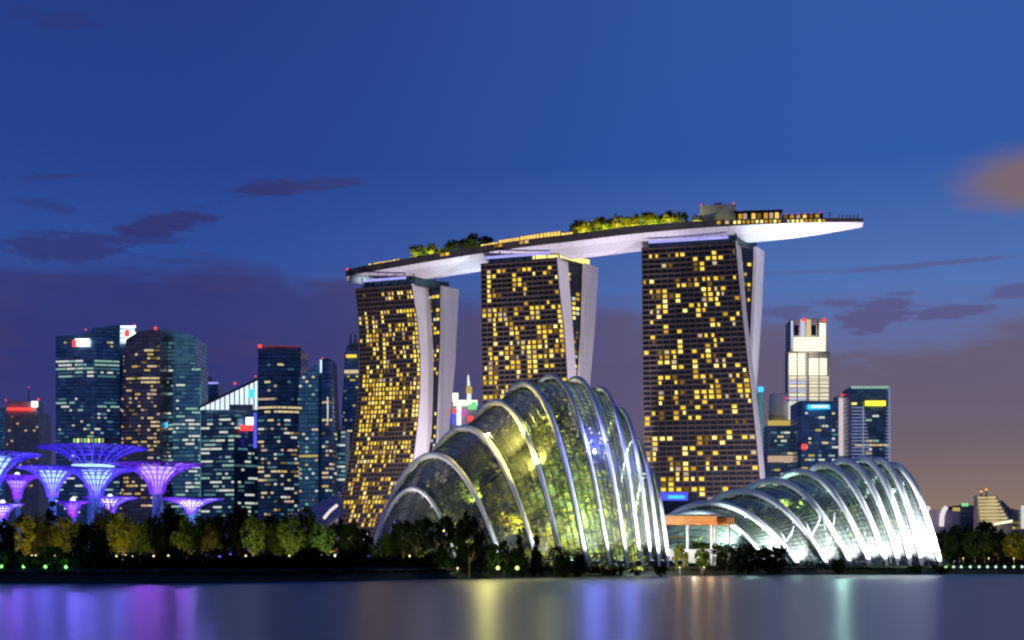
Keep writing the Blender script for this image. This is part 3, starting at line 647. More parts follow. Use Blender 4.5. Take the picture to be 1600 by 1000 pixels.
c2 = (RA[1][0]+RA[1][1])/2; mound('low planted rock near the left arches inside the tall dome', (c2.x+3, c2.y+10, 3.2), 15, 25, 9, 8000, .6, M['leaf_inside'])
def ilamp(t, loc, p, c, r=.8): lamp('POINT', t, loc, p, c, r)
YG = (1, .82, .16); GR = (.72, 1, .5); BW = (.75, .92, 1)
for dx, dy, z, p, c in ((-26, -4, 9, 1.6e4, YG), (-10, -16, 16, .9e4, YG), (2, -26, 12, 2.2e4, YG), (-4, -20, 34, 3.0e4, YG), (12, -22, 26, 2.4e4, GR), (14, -22, 14, 2.2e4, BW), (30, -12, 10, 3e4, BW), (-12, -16, 42, .8e4, YG), (24, -20, 16, 1.6e4, BW), (26, -12, 26, 1.2e4, BW)):
    q_ = Vector((cA.x+dx, cA.y+dy, z)); lamp('SPOT', DA, q_, p*(2.1 if c is YG else 2.6), c, .8, q_+Vector((0, 10, 2.5)), 150, .5)
for (lx, ly, lz, ax_, ay_, az_, p_, c_) in ((c2.x+9, c2.y-9, 5, c2.x+6, c2.y+6, 17, 2.4e4, (.85, 1, .42)), (c2.x-2, c2.y-5, 5, c2.x-2, c2.y+8, 16, 2e4, (.7, 1, .5)), (c2.x+14, c2.y-8, 6, c2.x+10, c2.y+8, 20, 2.4e4, (.9, 1, .4)), (c2.x+4, c2.y-4, 14, c2.x+3, c2.y+10, 24, 2e4, (.9, 1, .4)), (c3.x-2, c3.y-6, 44, c3.x+6, c3.y-28, 14, 8e4, (1, .9, .3)), (cA.x, cA.y-2, 54, cA.x+6, cA.y-26, 20, 9e4, (.9, .95, .35)), (c2.x+14, c2.y-6, 24, c2.x+10, c2.y+12, 34, 2.2e4, (.9, 1, .4))):
    lamp('SPOT', DA, (lx, ly, lz), p_, c_, .6, (ax_, ay_, az_), 110, .7)
for dx_, dy_, z_ in ((8, -30, 4.6), (19, -30, 4.6), (29, -27, 4.6), (37, -20, 4.6)): lamp('SPOT', DA, (cA.x+dx_, cA.y+dy_, z_), 2.6e4, (.72, .93, 1), .5, (cA.x+dx_*.8, cA.y+dy_*.72, 30), 120, .6)
b0 = W(930, 686, 404); rb_ = random.Random(2)
E_BL2 = emit('pale blue bulb', (.45, .5, 1), 1.6, .1)
for i in range(26):
    q_ = b0+Vector((rb_.gauss(0, 1.5), rb_.uniform(0, 4), rb_.gauss(0, 1.4))); obj('blue_bulb', MB().lathe(q_, [(.15, -.38), (.36, 0), (.15, .38)], 8), E_BL2 if i % 2 else E_BLUE, DA)
ilamp(DA, b0+Vector((0, 3, 0)), 1.2e4, (.15, .18, 1)); ilamp(DA, W(985, 715, 404), 6e3, (.15, .18, 1))
cB = (RB[5][0]+RB[5][1])/2
for i, (dx, dy, H_, key) in enumerate(((-30,6,16,'broad0'),(-20,-8,18,'broad2'),(-9,-12,21,'tall0'),(3,-14,21,'broad0'),(15,-14,19,'palm0'),(24,-10,19,'broad2'),(-24,18,20,'broad0'),(-8,2,26,'broad2'),(14,0,26,'tall2'),(-42,14,11,'broad2'))):
    kk = key if key in PROTO else key+str(i % 3)
    if kk not in PROTO: kk = 'broad0'+str(i % 3)
    if key == 'broad2': kk = 'broad3'+str(i % 3)
    if key == 'broad0': kk = 'broad3'+str((i+1) % 3)
    if key[:4] == 'tall': kk = 'tall3'
    tree(kk, (cB.x+dx, cB.y+dy+4, 3.3), H_, f'{ordinal(i)} tree planted inside the long low dome, counting from its left end' if False else
         ['leafy tree inside the low dome behind its third arch','dark tree inside the low dome behind the dark wide shrub','slender tree inside the low dome at its middle','leafy tree inside the low dome right of the slender one','palm inside the low dome among the right arches','dark tree inside the low dome by its bright right end','tall leafy tree at the back of the low dome, left side','tallest dark tree at the back middle of the low dome','tall slender tree at the back of the low dome','small dark tree inside the low dome beside the orange pavilion'][i], 'indoor tree', 'trees inside the low dome')
for dx, dy, z, p, c in ((-40, -22, 8, 1.2e4, BW), (-22, -30, 7, 1.6e4, BW), (-4, -34, 8, 1.8e4, BW), (12, -34, 8, 1.8e4, BW), (26, -30, 10, 1.8e4, BW), (-14, -10, 24, .8e4, GR), (34, -14, 14, 1.6e4, BW), (-44, 6, 12, .8e4, GR)):
    q_ = Vector((cB.x+dx, cB.y+dy+9, z+3)); lamp('SPOT', DB, q_, p*2.6, (.66, .95, .80), .8, q_+Vector((0, 10, 4)), 160, .5)
for (lx, lz, p_) in ((-26, 22, 2.6e4), (-8, 27, 3.6e4), (8, 31, 3.6e4), (20, 32, 3e4)): lamp('SPOT', DB, (cB.x+lx, cB.y+2, lz), p_, (.62, .98, .86), .6, (cB.x+lx+5, cB.y-24, 8), 110, .7)
for i, (px0, py0, px1, py1) in enumerate(((1268,836,1282,806),(1296,850,1304,800),(1316,840,1330,812),(1342,852,1354,818),(1366,850,1374,826),(1228,846,1240,822))):
    a, b = W(px0, py0, 500), W(px1, py1, 500); obj('inner_brace', MB().tube([a, (a+b)/2+Vector((.4,0,0)), b], .32, 6).tube([a, a+Vector((-2.5,0,(b.z-a.z)*.8))], .25, 6), M['stone_grey'], DB)
# floodlights at the arch feet
FW = (.88, .92, 1.0)
nA = ['small leftmost', 'second', 'third', 'fourth', 'fifth', 'sixth', 'seventh', 'eighth', 'ninth', 'tenth', 'rightmost']
pA = [4e3, 1.2e4, 1.7e4, 2e4, 2.6e4, 3e4, 3.4e4, 3.6e4, 4e4, 4.6e4, 6e4]
for i, (Fp, Bp, za) in enumerate(RA):
    top = rrA[i][11]; p = Fp+Vector((2.5, -5.5, 0)); p.z = 3.25
    floodlight(p, (top.x, top.y, top.z), pA[i], FW, f'floodlight at the foot of the {nA[i]} arch of the tall dome', 75)
pB = [v*1.7 for v in (3e4, 3.8e4, 4.4e4, 4.8e4, 5e4, 5.2e4, 5.4e4, 6e4, 7e4, 9e4)]
for i, (Fp, Bp, za) in enumerate(RB):
    top = rrB[i][10]; p = Fp+Vector((3, -6, 0)); p.z = 3.25
    floodlight(p, (top.x, top.y, top.z), pB[i], FW, f'floodlight at the foot of the {(nA[:9]+["rightmost"])[i]} arch of the low dome', 80)
for (px_, py_, ax_, ay_, nm) in ((1478, 878, 1440, 800, 'right'), (1455, 880, 1425, 770, 'left')):  # extra lamps added to brighten the end skin
    p = W(px_, py_, 472); p.z = 3.3; a = W(ax_, ay_, 500); floodlight(p, tuple(a), 1.1e5, FW, f'{nm} of the two added floodlights brightening the end skin of the low dome', 70)
p = W(570, 838, 432); p2 = W(566, 884, 432)
bl = thing('tower_floodlight', 'glaring white floodlight on a pole at the left foot of the tall dome', 'floodlight', (p.x, p.y, 3.3))
obj('pole', MB().tube([(p.x, p.y, 3.2), (p.x, p.y, p.z)], .2, 8), M['metal_dark'], bl); obj('lens', MB().lathe(p, [(.2, -1.1), (1.0, -.7), (1.15, 0), (.9, .8), (.2, 1.1)], 12), E_FLOOD, bl)
lamp('SPOT', bl, p+Vector((1.5, -1, .6)), 2.2e4, (1, .93, .82), .6, W(700, 690, 430), 70, .8)
lamp('POINT', bl, p+Vector((0, -2.5, -.5)), 4e3, (1, .95, .9), .5)

# ------------------------------------------------------------------ skyline
def prism(label, Y, frontv, back, m_, name='office_tower', cat='office tower', group='office towers of the skyline', base_y=None):
    pts = [Vector((X(px, Y+dy), Y+dy, Z(yt, Y+dy))) for px, dy, yt in frontv]; z0 = 3.3
    t = thing(name, label, cat, (sum(p.x for p in pts)/len(pts), Y, z0), group)
    mb = MB(); bk_ = [Vector((pts[-1].x*1.0, pts[-1].y+back, pts[-1].z)), Vector((pts[0].x, pts[0].y+back, pts[0].z))]
    ring = pts+bk_
    for a, b in zip(ring, ring[1:]+ring[:1]): mb.quad((a.x, a.y, z0), (b.x, b.y, z0), b, a)
    obj('wall', mb, m_, t); rf = MB()
    for i in range(len(pts)-1):
        a, b = pts[i], pts[i+1]; d = Vector((b.x, pts[0].y+back, b.z)) if i < len(pts)-2 else bk_[0]; c = Vector((a.x, pts[0].y+back, a.z)) if i else bk_[1]
        rf.quad(a+fz*.05, b+fz*.05, d+fz*.05, c+fz*.05)
    obj('roof', rf, M['metal_dark'], t)
    return t, pts
def light_up(t, pts, rules, seed, fh=3.5, cw=2.7, ymax=812, out=.3):
    # rules per wall: (wall index, y range in photo px or None, u range, probability, palette, longest run)
    r = random.Random(seed); quads = []
    for wi, yr, ur, p_, pal, run in rules:
        a, b = pts[wi], pts[wi+1]; L = math.hypot(b.x-a.x, b.y-a.y); n_ = Vector((b.y-a.y, -(b.x-a.x), 0)).normalized()
        if n_.y > 0: n_ = -n_
        nc = max(1, int(L/cw)); Y = (a.y+b.y)/2
        zlo = Z(ymax if yr is None else yr[1], Y); zhi = Z(yr[0], Y) if yr else 1e9
        i = int(max(0, zlo)/fh)
        while True:
            z = i*fh; i += 1
            if z > max(a.z, b.z)-2 or z > zhi: break
            if z < zlo: continue
            rowp = p_*r.uniform(.5, 1.5); c = 0
            while c < nc:
                u = (c+.5)/nc
                if ur[0] <= u <= ur[1] and r.random() < rowp and a.z+(b.z-a.z)*u > z+fh:
                    w = min(r.randint(1, run), nc-c); 
                    while w > 1 and (c+w)/nc > ur[1]+.02: w -= 1
                    u0, u1 = (c+.1)/nc, (c+w-.1)/nc
                    q = [Vector((a.x+(b.x-a.x)*uu, a.y+(b.y-a.y)*uu, zz))+n_*out for uu, zz in ((u0, z+1.3), (u1, z+1.3), (u1, z+fh-.5), (u0, z+fh-.5))]
                    quads.append((q, r.choice(pal))); c += w
                else: c += 1
    add_windows(t, quads)
def panel(name, t, px0, px1, y0, y1, Y, m_, y0b=None, y1b=None, d=.6):
    a, b, c, e = W(px0, y1, Y), W(px1, y1b if y1b is not None else y1, Y), W(px1, y0b if y0b is not None else y0, Y), W(px0, y0, Y); k_ = Vector((0, d, 0))
    mb = MB().quad(a, b, c, e).quad(e, c, c+k_, e+k_).quad(b, b+k_, c+k_, c).quad(a, e, e+k_, a+k_).quad(a, a+k_, b+k_, b); return obj(name, mb, m_, t)
def beacon(t, px, py, Y, s=1.2): s = s*.4+.4; p = W(px, py, Y); obj('beacon', MB().lathe(p, [(s*.6, -s*.7), (s, 0), (s*.5, s*.8)], 8), E_RED, t)
def antenna(t, px, y0, y1, Y, w=.7, m_=None): obj('antenna', MB().tube([W(px, y0, Y), W(px, (y0+y1)/2, Y), W(px, y1, Y)], lambda s: w*(1-.6*s), 6), m_ or M['metal_dark'], t)
OT = OFFICE; OW = OFFWARM
t, p = prism('plain dark blue block at the left edge, cut by the frame', 1500, [(-60,0,640),(8,0,637)], 40, M['glass_blue'])
light_up(t, p, [(0, None, (0,1), .05, OT[2:], 3)], 1)
t, p = prism('tan concrete block with a red lit rim and thin antenna', 1420, [(8,0,643),(60,0,643)], 40, M['stone_tan'])
panel('crown', t, 10, 57, 627, 643, 1422, M['stone_tan'], d=20); panel('light_strip', t, 11, 52, 637, 641, 1418, E_RED); panel('sign', t, 49, 59, 627, 636, 1417, E_WHITE); beacon(t, 60, 624, 1418, 2); beacon(t, 9, 625, 1420, 1.2); antenna(t, 45, 628, 606, 1425); beacon(t, 45, 605, 1425, .8)
light_up(t, p, [(0, (650, 800), (0,1), .08, OW[2:], 1)], 2)
for px_ in (9, 22): obj('pilaster', MB().bar(W(px_, 645, 1418), W(px_, 860, 1418), 1.2), M['stone_tan'], t)
t, p = prism('broad navy tower with pale green lit floors and a glaring rooftop sign', 1300, [(87,0,525),(130,-6,523),(147,-6,512),(187,0,508)], 45, M['glass_navy'])
light_up(t, p, [(w_, yr, (0,1), pr, pal, run) for w_ in (0,1,2) for yr, pr, pal, run in (((566,576), .7, OT[:2], 6), ((578,592), .45, OT, 6), ((625,640), .25, OT, 4), ((640,700), .16, OT+OW[:1], 2), ((700,812), .12, OT, 3), ((530,560), .06, OT+OW[1:2], 1))] + [(0, (576,582), (0,1), .8, OT[:2], 6)], 3)
panel('sign', t, 117, 140, 529, 541, 1291, E_WHITE); panel('sign_mark', t, 113, 119, 531, 542, 1290.5, E_RED); beacon(t, 134, 515, 1293)
t, p = prism('slim tower with a slanted white lit crown beside the broad navy tower', 1290, [(187,0,507),(213,6,511)], 30, M['glass_navy'])
for i in range(8): panel('crown_louvre', t, 188, 212-i*1.2, 509+i*3.6, 511.4+i*3.6, 1284.5-i*.01, E_COOL if i % 2 else E_WHITE)
panel('sign', t, 197, 212, 519, 530, 1283.5, E_WHITE); panel('sign_mark', t, 195, 202, 516, 526, 1283, E_RED); beacon(t, 210, 508, 1288)
light_up(t, p, [(0, (555, 812), (0,1), .2, OT+OW[:2], 2)], 4)
t, p = prism('dark brown tower with scattered gold windows and a red beacon', 1230, [(190,8,600),(197,4,530),(220,0,516),(250,0,515)], 40, M['glass_brown'])
light_up(t, p, [(w_, (540,800), (0,1), .20, OW, 2) for w_ in (0,1,2)]+[(2, (590,604), (0,1), .6, OW[:2], 4), (1, (590,600), (0,1), .6, OW[:2], 3), (2, (660,720), (.3,1), .35, OW[:2]+OT[:1], 3), (2, (545,556), (0,1), .5, OW+OT[:2], 3)], 5)
beacon(t, 243, 513, 1230, 3)
t, p = prism('teal tower with rounded top and dense pale lit floors', 1260, [(250,0,514),(272,-4,516),(306,0,525),(308,6,527)], 40, M['glass_teal'])
light_up(t, p, [(w_, (540,580), (.2,1), .3, OT[2:], 6) for w_ in (0,1)]+[(w_, (580,650), (0,1), .12, OT, 4) for w_ in (0,1)]+[(w_, (645,812), (0,1), .42, OT+OW[:1], 3) for w_ in (0,1)], 6)
t, p = prism('lower teal annex in front of the rounded teal tower', 1250, [(270,0,573),(314,0,573)], 30, M['glass_teal'])
light_up(t, p, [(0, (578,650), (0,1), .14, OT, 4), (0, (650,812), (0,1), .40, OT, 3)], 7)
panel('corner_light', t, 252, 262, 660, 668, 1249, E_CYAN); panel('edge_light', t, 312.4, 314, 600, 800, 1249, OFFICE[2])
t, p = prism('small violet lit tower glimpsed behind the slanted white roof', 1520, [(313,0,585),(322,0,585),(323,0,598),(341,0,600)], 30, M['glass_navy'])
panel('light_strip', t, 322, 341, 597, 599.5, 1518, E_VIOLET); light_up(t, p, [(0, None, (0,1), .15, [E_VIOLET], 1), (2, None, (0,1), .12, [E_VIOLET]+OT[2:], 2)], 8)
t, p = prism('dark office block under a slanted white lit roof screen', 1180, [(314,0,641),(366,-6,641),(403,6,640)], 40, M['glass_dark'])
panel('roof_screen', t, 313, 402, 636, 640, 1172, E_COOL, 593, 640)
for i in range(11): x_ = 320+i*7.6; panel('screen_rib', t, x_, x_+1.6, 633-(x_-314)*.44, 640, 1171.4, M['stone_grey'], y0b=633-(x_+1.6-314)*.44)
panel('screen_coping', t, 312, 403, 634, 638, 1170.8, M['metal_dark'], 590, 594); panel('screen_sign', t, 358, 395, 632, 641, 1170.5, M['stone_tan']); beacon(t, 367, 599, 1171, 2); beacon(t, 399, 588, 1171, 1)
panel('screen_panel', t, 388, 398, 608, 622, 1170.3, E_CYAN); panel('sign', t, 384, 396, 652, 664, 1171, E_WHITE); panel('sign_mark', t, 375, 395, 664, 673, 1170.8, E_RED); panel('edge_light', t, 396, 401, 645, 700, 1170.5, E_BLUE)
light_up(t, p, [(0, (645,690), (0,1), .18, OT, 4), (0, (690,812), (0,1), .42, OT, 4), (1, (690,812), (0,1), .35, OT, 3), (1, (650,690), (0,.6), .15, OT, 2)], 9)
t, p = prism('tall dark slab tower with a red rimmed flat top', 1150, [(403,0,541),(433,-5,540),(470,0,543)], 40, M['glass_dark'])
panel('rim_light', t, 403, 409, 539, 543, 1148, E_RED); panel('rim_light', t, 410, 468, 540.5, 541.8, 1143, emit('dim red rim', (.5, .05, .06), .5)); beacon(t, 406, 540, 1147, 2)
light_up(t, p, [(w_, (565,640), (0,1), .10, OW[:1]+OW[3:]+OT[2:], 2) for w_ in (0,1)]+[(w_, (640,650), (0,1), .95, OW[:1], 8) for w_ in (0,1)]+[(w_, (655,812), (0,1), .34, OW+OT[1:3], 2) for w_ in (0,1)]+[(0, (622,630), (0,1), .7, OW[3:], 4)], 10)
t, p = prism('green glass tower with a sloping crown and pale lit corner', 1120, [(467,0,590),(497,-4,567),(503,-2,562)], 36, M['glass_teal'])
panel('crown_light', t, 500, 507, 562, 582, 1113, E_COOL); beacon(t, 504, 560, 1114, 1)
light_up(t, p, [(0, (588,720), (0,1), .16, OW[:1]+OT, 1), (0, (715,722), (0,1), .95, OW[1:2], 8), (0, (722,812), (0,1), .2, OW+OT, 1)], 11)
t, p = prism('dark tower with a curved right flank beside the green glass tower', 1112, [(503,0,560),(514,-3,560),(519,0,562),(522,4,620),(526,10,690)], 30, M['glass_navy'])
light_up(t, p, [(w_, (625,640), (0,1), .5, OW, 2) for w_ in (0,1)]+[(w_, (655,668), (0,1), .9, OW[:2], 3) for w_ in (0,1)]+[(w_, (680,812), (0,1), .35, OW+OT[:2], 2) for w_ in (0,1,2,3)], 12)
panel('vertical_light', t, 511, 513, 620, 660, 1106, OFFICE[1])
t, p = prism('low teal block with green lit floors left of the hotel tower', 1140, [(525,0,672),(540,0,672)], 30, M['glass_teal'])
light_up(t, p, [(0, None, (0,1), .5, [E_GREEN]+OT[:3], 2)], 13)
t, p = prism('stepped tower with twin pale spires just left of the hotel tower', 1350, [(534,0,640),(537,0,590),(538.5,0,554),(542,0,540),(560,0,535)], 36, M['glass_navy'])
for px_ in (548, 555): antenna(t, px_, 545, 522, 1345, 2.0, M['stone_grey'])
panel('lit_band', t, 541, 557, 554, 558.5, 1347, WARM[0]); panel('lit_band', t, 538, 560, 578, 583, 1346, OFFWARM[0]); beacon(t, 541, 556, 1345, 1)
light_up(t, p, [(w_, (590,800), (0,1), .14, OW[:3]+OT[2:], 2) for w_ in (0,1,2,3)], 14)
# between the left and middle hotel towers
t, p = prism('brightly lit festive building with a pale spire seen between two hotel towers', 1250, [(706,0,632),(746,0,632)], 30, M['stone_grey'], 'festive_building', 'lit building')
panel('roof_sign', t, 707, 716, 614, 628, 1245, E_CREAM); panel('roof_sign', t, 708, 746, 625, 634, 1246, E_CREAM); panel('dome_panel', t, 731, 745, 628, 640, 1245, E_GREEN); panel('light_panel', t, 714, 720, 634, 664, 1244, E_WHITE); panel('light_panel', t, 706, 713, 646, 664, 1244, E_BLUE); panel('light_panel', t, 721, 729, 640, 650, 1244, emit('magenta light', (.8, .15, .7), .8)); panel('light_panel', t, 707, 713, 638, 646, 1243.5, E_RED); panel('light_panel', t, 731, 740, 650, 658, 1244, E_RED)
obj('spire', MB().tube([W(733, 632, 1245), W(733, 612, 1245), W(732, 597, 1245), W(731.5, 586, 1245)], lambda s: 2.2*(1-.75*s), 8), E_SPIRE, t); obj('spire_collar', MB().lathe(W(733, 610, 1245), [(2.6, -3), (2.8, 2), (1.5, 4)], 8), OFFWARM[1], t)
# right of the hotel towers
t, p = prism('thin teal lit slab against the right hotel tower', 1000, [(1184,0,603),(1193,0,603)], 14, M['glass_teal'])
panel('edge_light', t, 1186, 1192, 606, 725, 998, OFFICE[2]); panel('top_light', t, 1185, 1193, 604, 612, 997.5, E_CYAN)
t, p = prism('tallest glowing cream tower with stepped crown and red beacons', 1500, [(1231,6,550),(1262,-4,548),(1297,6,550)], 16, M['stone_pale'])
E_CR2 = emit('cream stone glow lower', (.95, .86, .60), .95, .4, .03); E_LV2 = emit('lilac stone glow', (.66, .68, .92), .85, .3, .03)  # floodlighting put into the stone's emission, dimmer lower down
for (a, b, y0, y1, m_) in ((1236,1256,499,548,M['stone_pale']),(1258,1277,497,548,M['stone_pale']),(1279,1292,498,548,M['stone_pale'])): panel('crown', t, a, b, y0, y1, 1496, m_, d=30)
for a, b, y0, y1, m_ in ((1236,1239,501,545,E_LV2),(1251,1258,499,526,E_LV2),(1260,1267,499,526,OFFWARM[0]),(1281,1290,505,526,E_CREAM),(1240,1290,527,549,E_CREAM),(1233,1258,552,586,E_CREAM),(1264,1292,560,586,E_CREAM)): panel('glow_panel', t, a, b, y0, y1, 1489, m_)
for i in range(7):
    y = 588+i*6.5; panel('glow_floor', t, 1233, 1259, y, y+5, 1489.5, E_LV2 if i % 2 else E_CR2); panel('glow_floor', t, 1265, 1295, y, y+5, 1489.5, E_CR2)
for px_ in (1256, 1288): beacon(t, px_, 500, 1488, 4.5)
for i in range(22):
    y = 530+i*4.7; obj('floor_line', MB().box(X(1233, 1488), X(1295, 1488), 1487.6, 1488.8, Z(y+.45, 1488), Z(y, 1488)), M['stone_pale'], t)
for x_ in (1245, 1262, 1279): obj('pier', MB().box(X(x_, 1487), X(x_+1.3, 1487), 1486.6, 1487.5, Z(632, 1487), Z(550, 1487)), M['stone_pale'], t)
for x_ in (1245, 1272): panel('crown_dark_panel', t, x_-4, x_+3, 508, 524, 1488.5, M['metal_dark'])  # dark sheets set proud of the crown face
t = thing('round_tower', 'pale round tower standing over a gold lit terrace', 'office tower', W(1216, 881, 1250)); c = W(1217, 880, 1250); c.z = 3.3
obj('wall', MB().lathe(c, [(9.2, 0), (9.2, Z(660, 1250)-3.3)], 24), M['stone_pale'], t); obj('crown', MB().lathe(c, [(9.0, Z(660, 1250)-3.3), (8.4, Z(618, 1250)-3.3), (7.9, Z(616, 1250)-3.3)], 24), M['white_paint'], t); panel('lit_terrace', t, 1200, 1244, 657, 665, 1238, OFFWARM[1]); beacon(t, 1230, 622, 1240, 1.6); panel('lit_pier', t, 1232, 1243, 628, 656, 1240, OFFICE[1])
t, p = prism('low dark office block with scattered lights below the round tower', 1180, [(1199,0,665),(1250,0,665)], 30, M['glass_dark'])
light_up(t, p, [(0, (668,760), (0,1), .22, OT+OW[:2], 2)], 15, ymax=760); panel('lit_podium', t, 1200, 1248, 712, 722, 1178, OFFWARM[3])
t, p = prism('dark blue tower with a bright blue sign along its top', 1160, [(1246,0,628),(1252,-3,626),(1310,0,627)], 30, M['glass_navy'])
panel('sign', t, 1262, 1297, 632, 639, 1154, E_CYAN); panel('sign_mark', t, 1268, 1294, 633, 637, 1153.6, E_COOL); light_up(t, p, [(1, (645,760), (0,1), .22, OT+OW[:2], 2)], 16, ymax=760); panel('red_sign', t, 1253, 1261, 694, 702, 1155, E_RED)
t, p = prism('pair of pale slab walls glowing pink white', 1210, [(1310,0,618),(1321,0,618),(1322,4,612),(1331,4,612)], 20, M['stone_pale'], 'slab_building')
panel('glow_wall', t, 1311, 1321, 622, 712, 1208, emit('pink white wall glow', (.86, .70, .72), .75, .3, .04)); panel('glow_wall', t, 1323, 1331, 616, 712, 1212, emit('cream wall glow', (.85, .78, .66), .65, .3, .04)); beacon(t, 1316, 617, 1207, 1.6)  # slab walls glow by themselves, floodlighting put into emission
t, p = prism('glass tower with a sloping lattice flank and yellow lit sign', 1180, [(1330,0,604),(1390,0,604)], 30, M['glass_dark'])
panel('roof_light', t, 1330, 1390, 603, 607, 1178, OFFICE[0]); panel('sign', t, 1352, 1384, 626, 634, 1176, E_YEL); panel('lit_strip', t, 1331, 1339, 629, 632, 1177, WARM[1])
E_LAT = emit('pale blue lattice light', (.45, .5, .85), .45, .3, .2)
for i in range(17):
    y = 636+i*5.2; panel('lattice_rail', t, 1331, 1350+i*.85, y, y+1.6, 1177, E_LAT); panel('lattice_rail', t, 1386-i*.15, 1392, y, y+1.6, 1177, E_LAT)
panel('lattice_edge', t, 1348, 1350, 634, 730, 1176.5, E_LAT, y0b=634, y1b=730); panel('roof_edge', t, 1388.5, 1391, 604, 730, 1176.5, E_LAT)
light_up(t, p, [(0, (640,720), (.35,.95), .16, OT+OW[:2], 2), (0, (696,702), (0,1), .8, OW[:1]+OT[:1], 4)], 17)
# low buildings at the far right
t, p = prism('low violet grey hall with two glowing curved fins', 900, [(1430,0,796),(1466,-4,797),(1500,0,799)], 40, M['roof_purple'], 'low_hall', 'hall', None)
for x_ in (1447, 1474): 
    a = [W(x_+4, 793, 894), W(x_+1, 797, 893), W(x_-2, 806, 892), W(x_-3, 822, 891)]; obj('fin', MB().tube(a, 1.5, 8), emit('fin glow', (.95, .85, .9), .9, .2), t)  # the fins' floodlighting is put into their emission
t, p = prism('sloping cream terraced building with warm glowing tiers and orange masts', 880, [(1527,0,774),(1557,-3,774),(1566,0,790),(1582,2,820)], 7, M['stone_tan'], 'terraced_building', 'building', None)
E_TIER = emit('warm tier glow', (.95, .78, .36), .62, .5, .25)  # light on the concrete tiers imitated by emissive strips
for i in range(8):
    y = 776+i*5.4; panel('glow_tier', t, 1528+i*.6, 1556+i*3.0, y, y+3.4, 874, E_TIER, y0b=y-.6, y1b=y+2.8)
panel('base_light', t, 1552, 1582, 818, 821, 873, E_CREAM, y0b=812, y1b=816)
for px_ in (1533, 1541): antenna(t, px_, 776, 764, 873, .5); obj('mast_light', MB().lathe(W(px_, 765 if px_ > 1535 else 768, 873), [(.5, -.6), (.8, 0), (.4, .7)], 8), emit('orange mast light', (1, .4, .08), 1.5), t)
t, p = prism('dim brown block with a small mint sign behind the terraced building', 980, [(1487,0,795),(1502,0,794),(1503,0,789),(1524,0,790),(1530,0,800)], 30, M['glass_brown'], 'office_block', 'building', None)
panel('sign', t, 1503, 1513, 786, 791, 978, E_GREEN); panel('glow_wall', t, 1489, 1500, 793, 800, 978, OFFWARM[1]); light_up(t, p, [(0, None, (0,1), .3, OW, 1), (2, None, (0,1), .2, OW, 1)], 18)
t, p = prism('brown sloping roofed block at the right edge with amber windows', 900, [(1566,0,782),(1580,0,796),(1640,0,800)], 30, M['glass_brown'], 'office_block', 'building', None)
light_up(t, p, [(1, (816,870), (0,1), .4, OW[1:], 2)], 19); panel('lit_corner', t, 1596, 1606, 790, 826, 898, OFFICE[1])
# ribbed hall roof left of the hotel tower, blue lit podium, orange pavilion
t = thing('hall', 'violet ribbed curved roof of a hall left of the hotel tower', 'hall', W(492, 881, 880)); rows_ = []
for i in range(15):
    s = i/14; rows_.append([W(448+82*s*(1-.02*j)+j*3, 806-36*s**1.3+j*4.6, 860-j*6) for j in range(8)])
obj('roof', MB().grid(rows_), M['roof_purple'], t)
for j in range(0, 8): obj('roof_rib', MB().tube([r_[j]+fz*.4 for r_ in rows_], .35, 6), M['stone_grey'], t)
panel('wall', t, 452, 528, 806, 846, 866, M['stone_grey'], y0b=806, y1b=846); obj('edge_beam', MB().tube([W(527, 789, 812), W(516, 798, 810), W(506, 810, 808)], .9, 8), emit('beam glow', (1, .88, .84), .9, .2), t)  # edge beam emits; its floodlighting is put into the material
t, p = prism('low podium hall glowing blue behind the gap between the two domes', 760, [(1010,0,768),(1090,0,770)], 30, M['metal_dark'], 'podium_hall', 'hall', None)
panel('light_strip', t, 1020, 1075, 769, 782, 757, E_BLUE); panel('lit_window', t, 1044, 1070, 774, 779, 756, E_CYAN)
pv = thing('pavilion', 'open pavilion with flat orange lit roof between the two domes', 'pavilion', W(1092, 882, 455))
def slab(name, px0, px1, y0, y1, Y, d, m_): a, b = W(px0, y1, Y), W(px1, y0, Y); return obj(name, MB().box(a.x, b.x, Y, Y+d, a.z, b.z), m_, pv)
slab('roof', 1036, 1120, 806, 819, 448, 18, M['orange_roof']); slab('roof_cap', 1034, 1122, 803.5, 805.8, 447, 20, M['metal_dark']); slab('roof', 1121.5, 1147, 809, 820, 452, 14, M['orange_roof']); slab('roof_cap', 1121.8, 1149, 806.5, 808.8, 451, 16, M['metal_dark'])
for px_ in (1074, 1112, 1117, 1139): p = W(px_, 820, 451); obj('column', MB().tube([(p.x, p.y, 3.2), (p.x, p.y, p.z)], .45, 10), M['stone_pale'], pv)
slab('back_wall', 1044, 1140, 858, 880, 464, .5, M['stone_pale']); slab('lit_shelf', 1046, 1070, 838, 841, 463, .5, OFFWARM[2])
for px_ in (1060, 1090, 1115, 1132): p = W(px_, 822, 456); lamp('POINT', pv, p+Vector((0, -1, -.6)), 700, (1, .62, .25), .3)
lamp('POINT', pv, W(1085, 850, 454), 1200, (1, .8, .5), .5); lamp('POINT', pv, W(1110, 838, 444), 900, (1, .55, .18), .5)

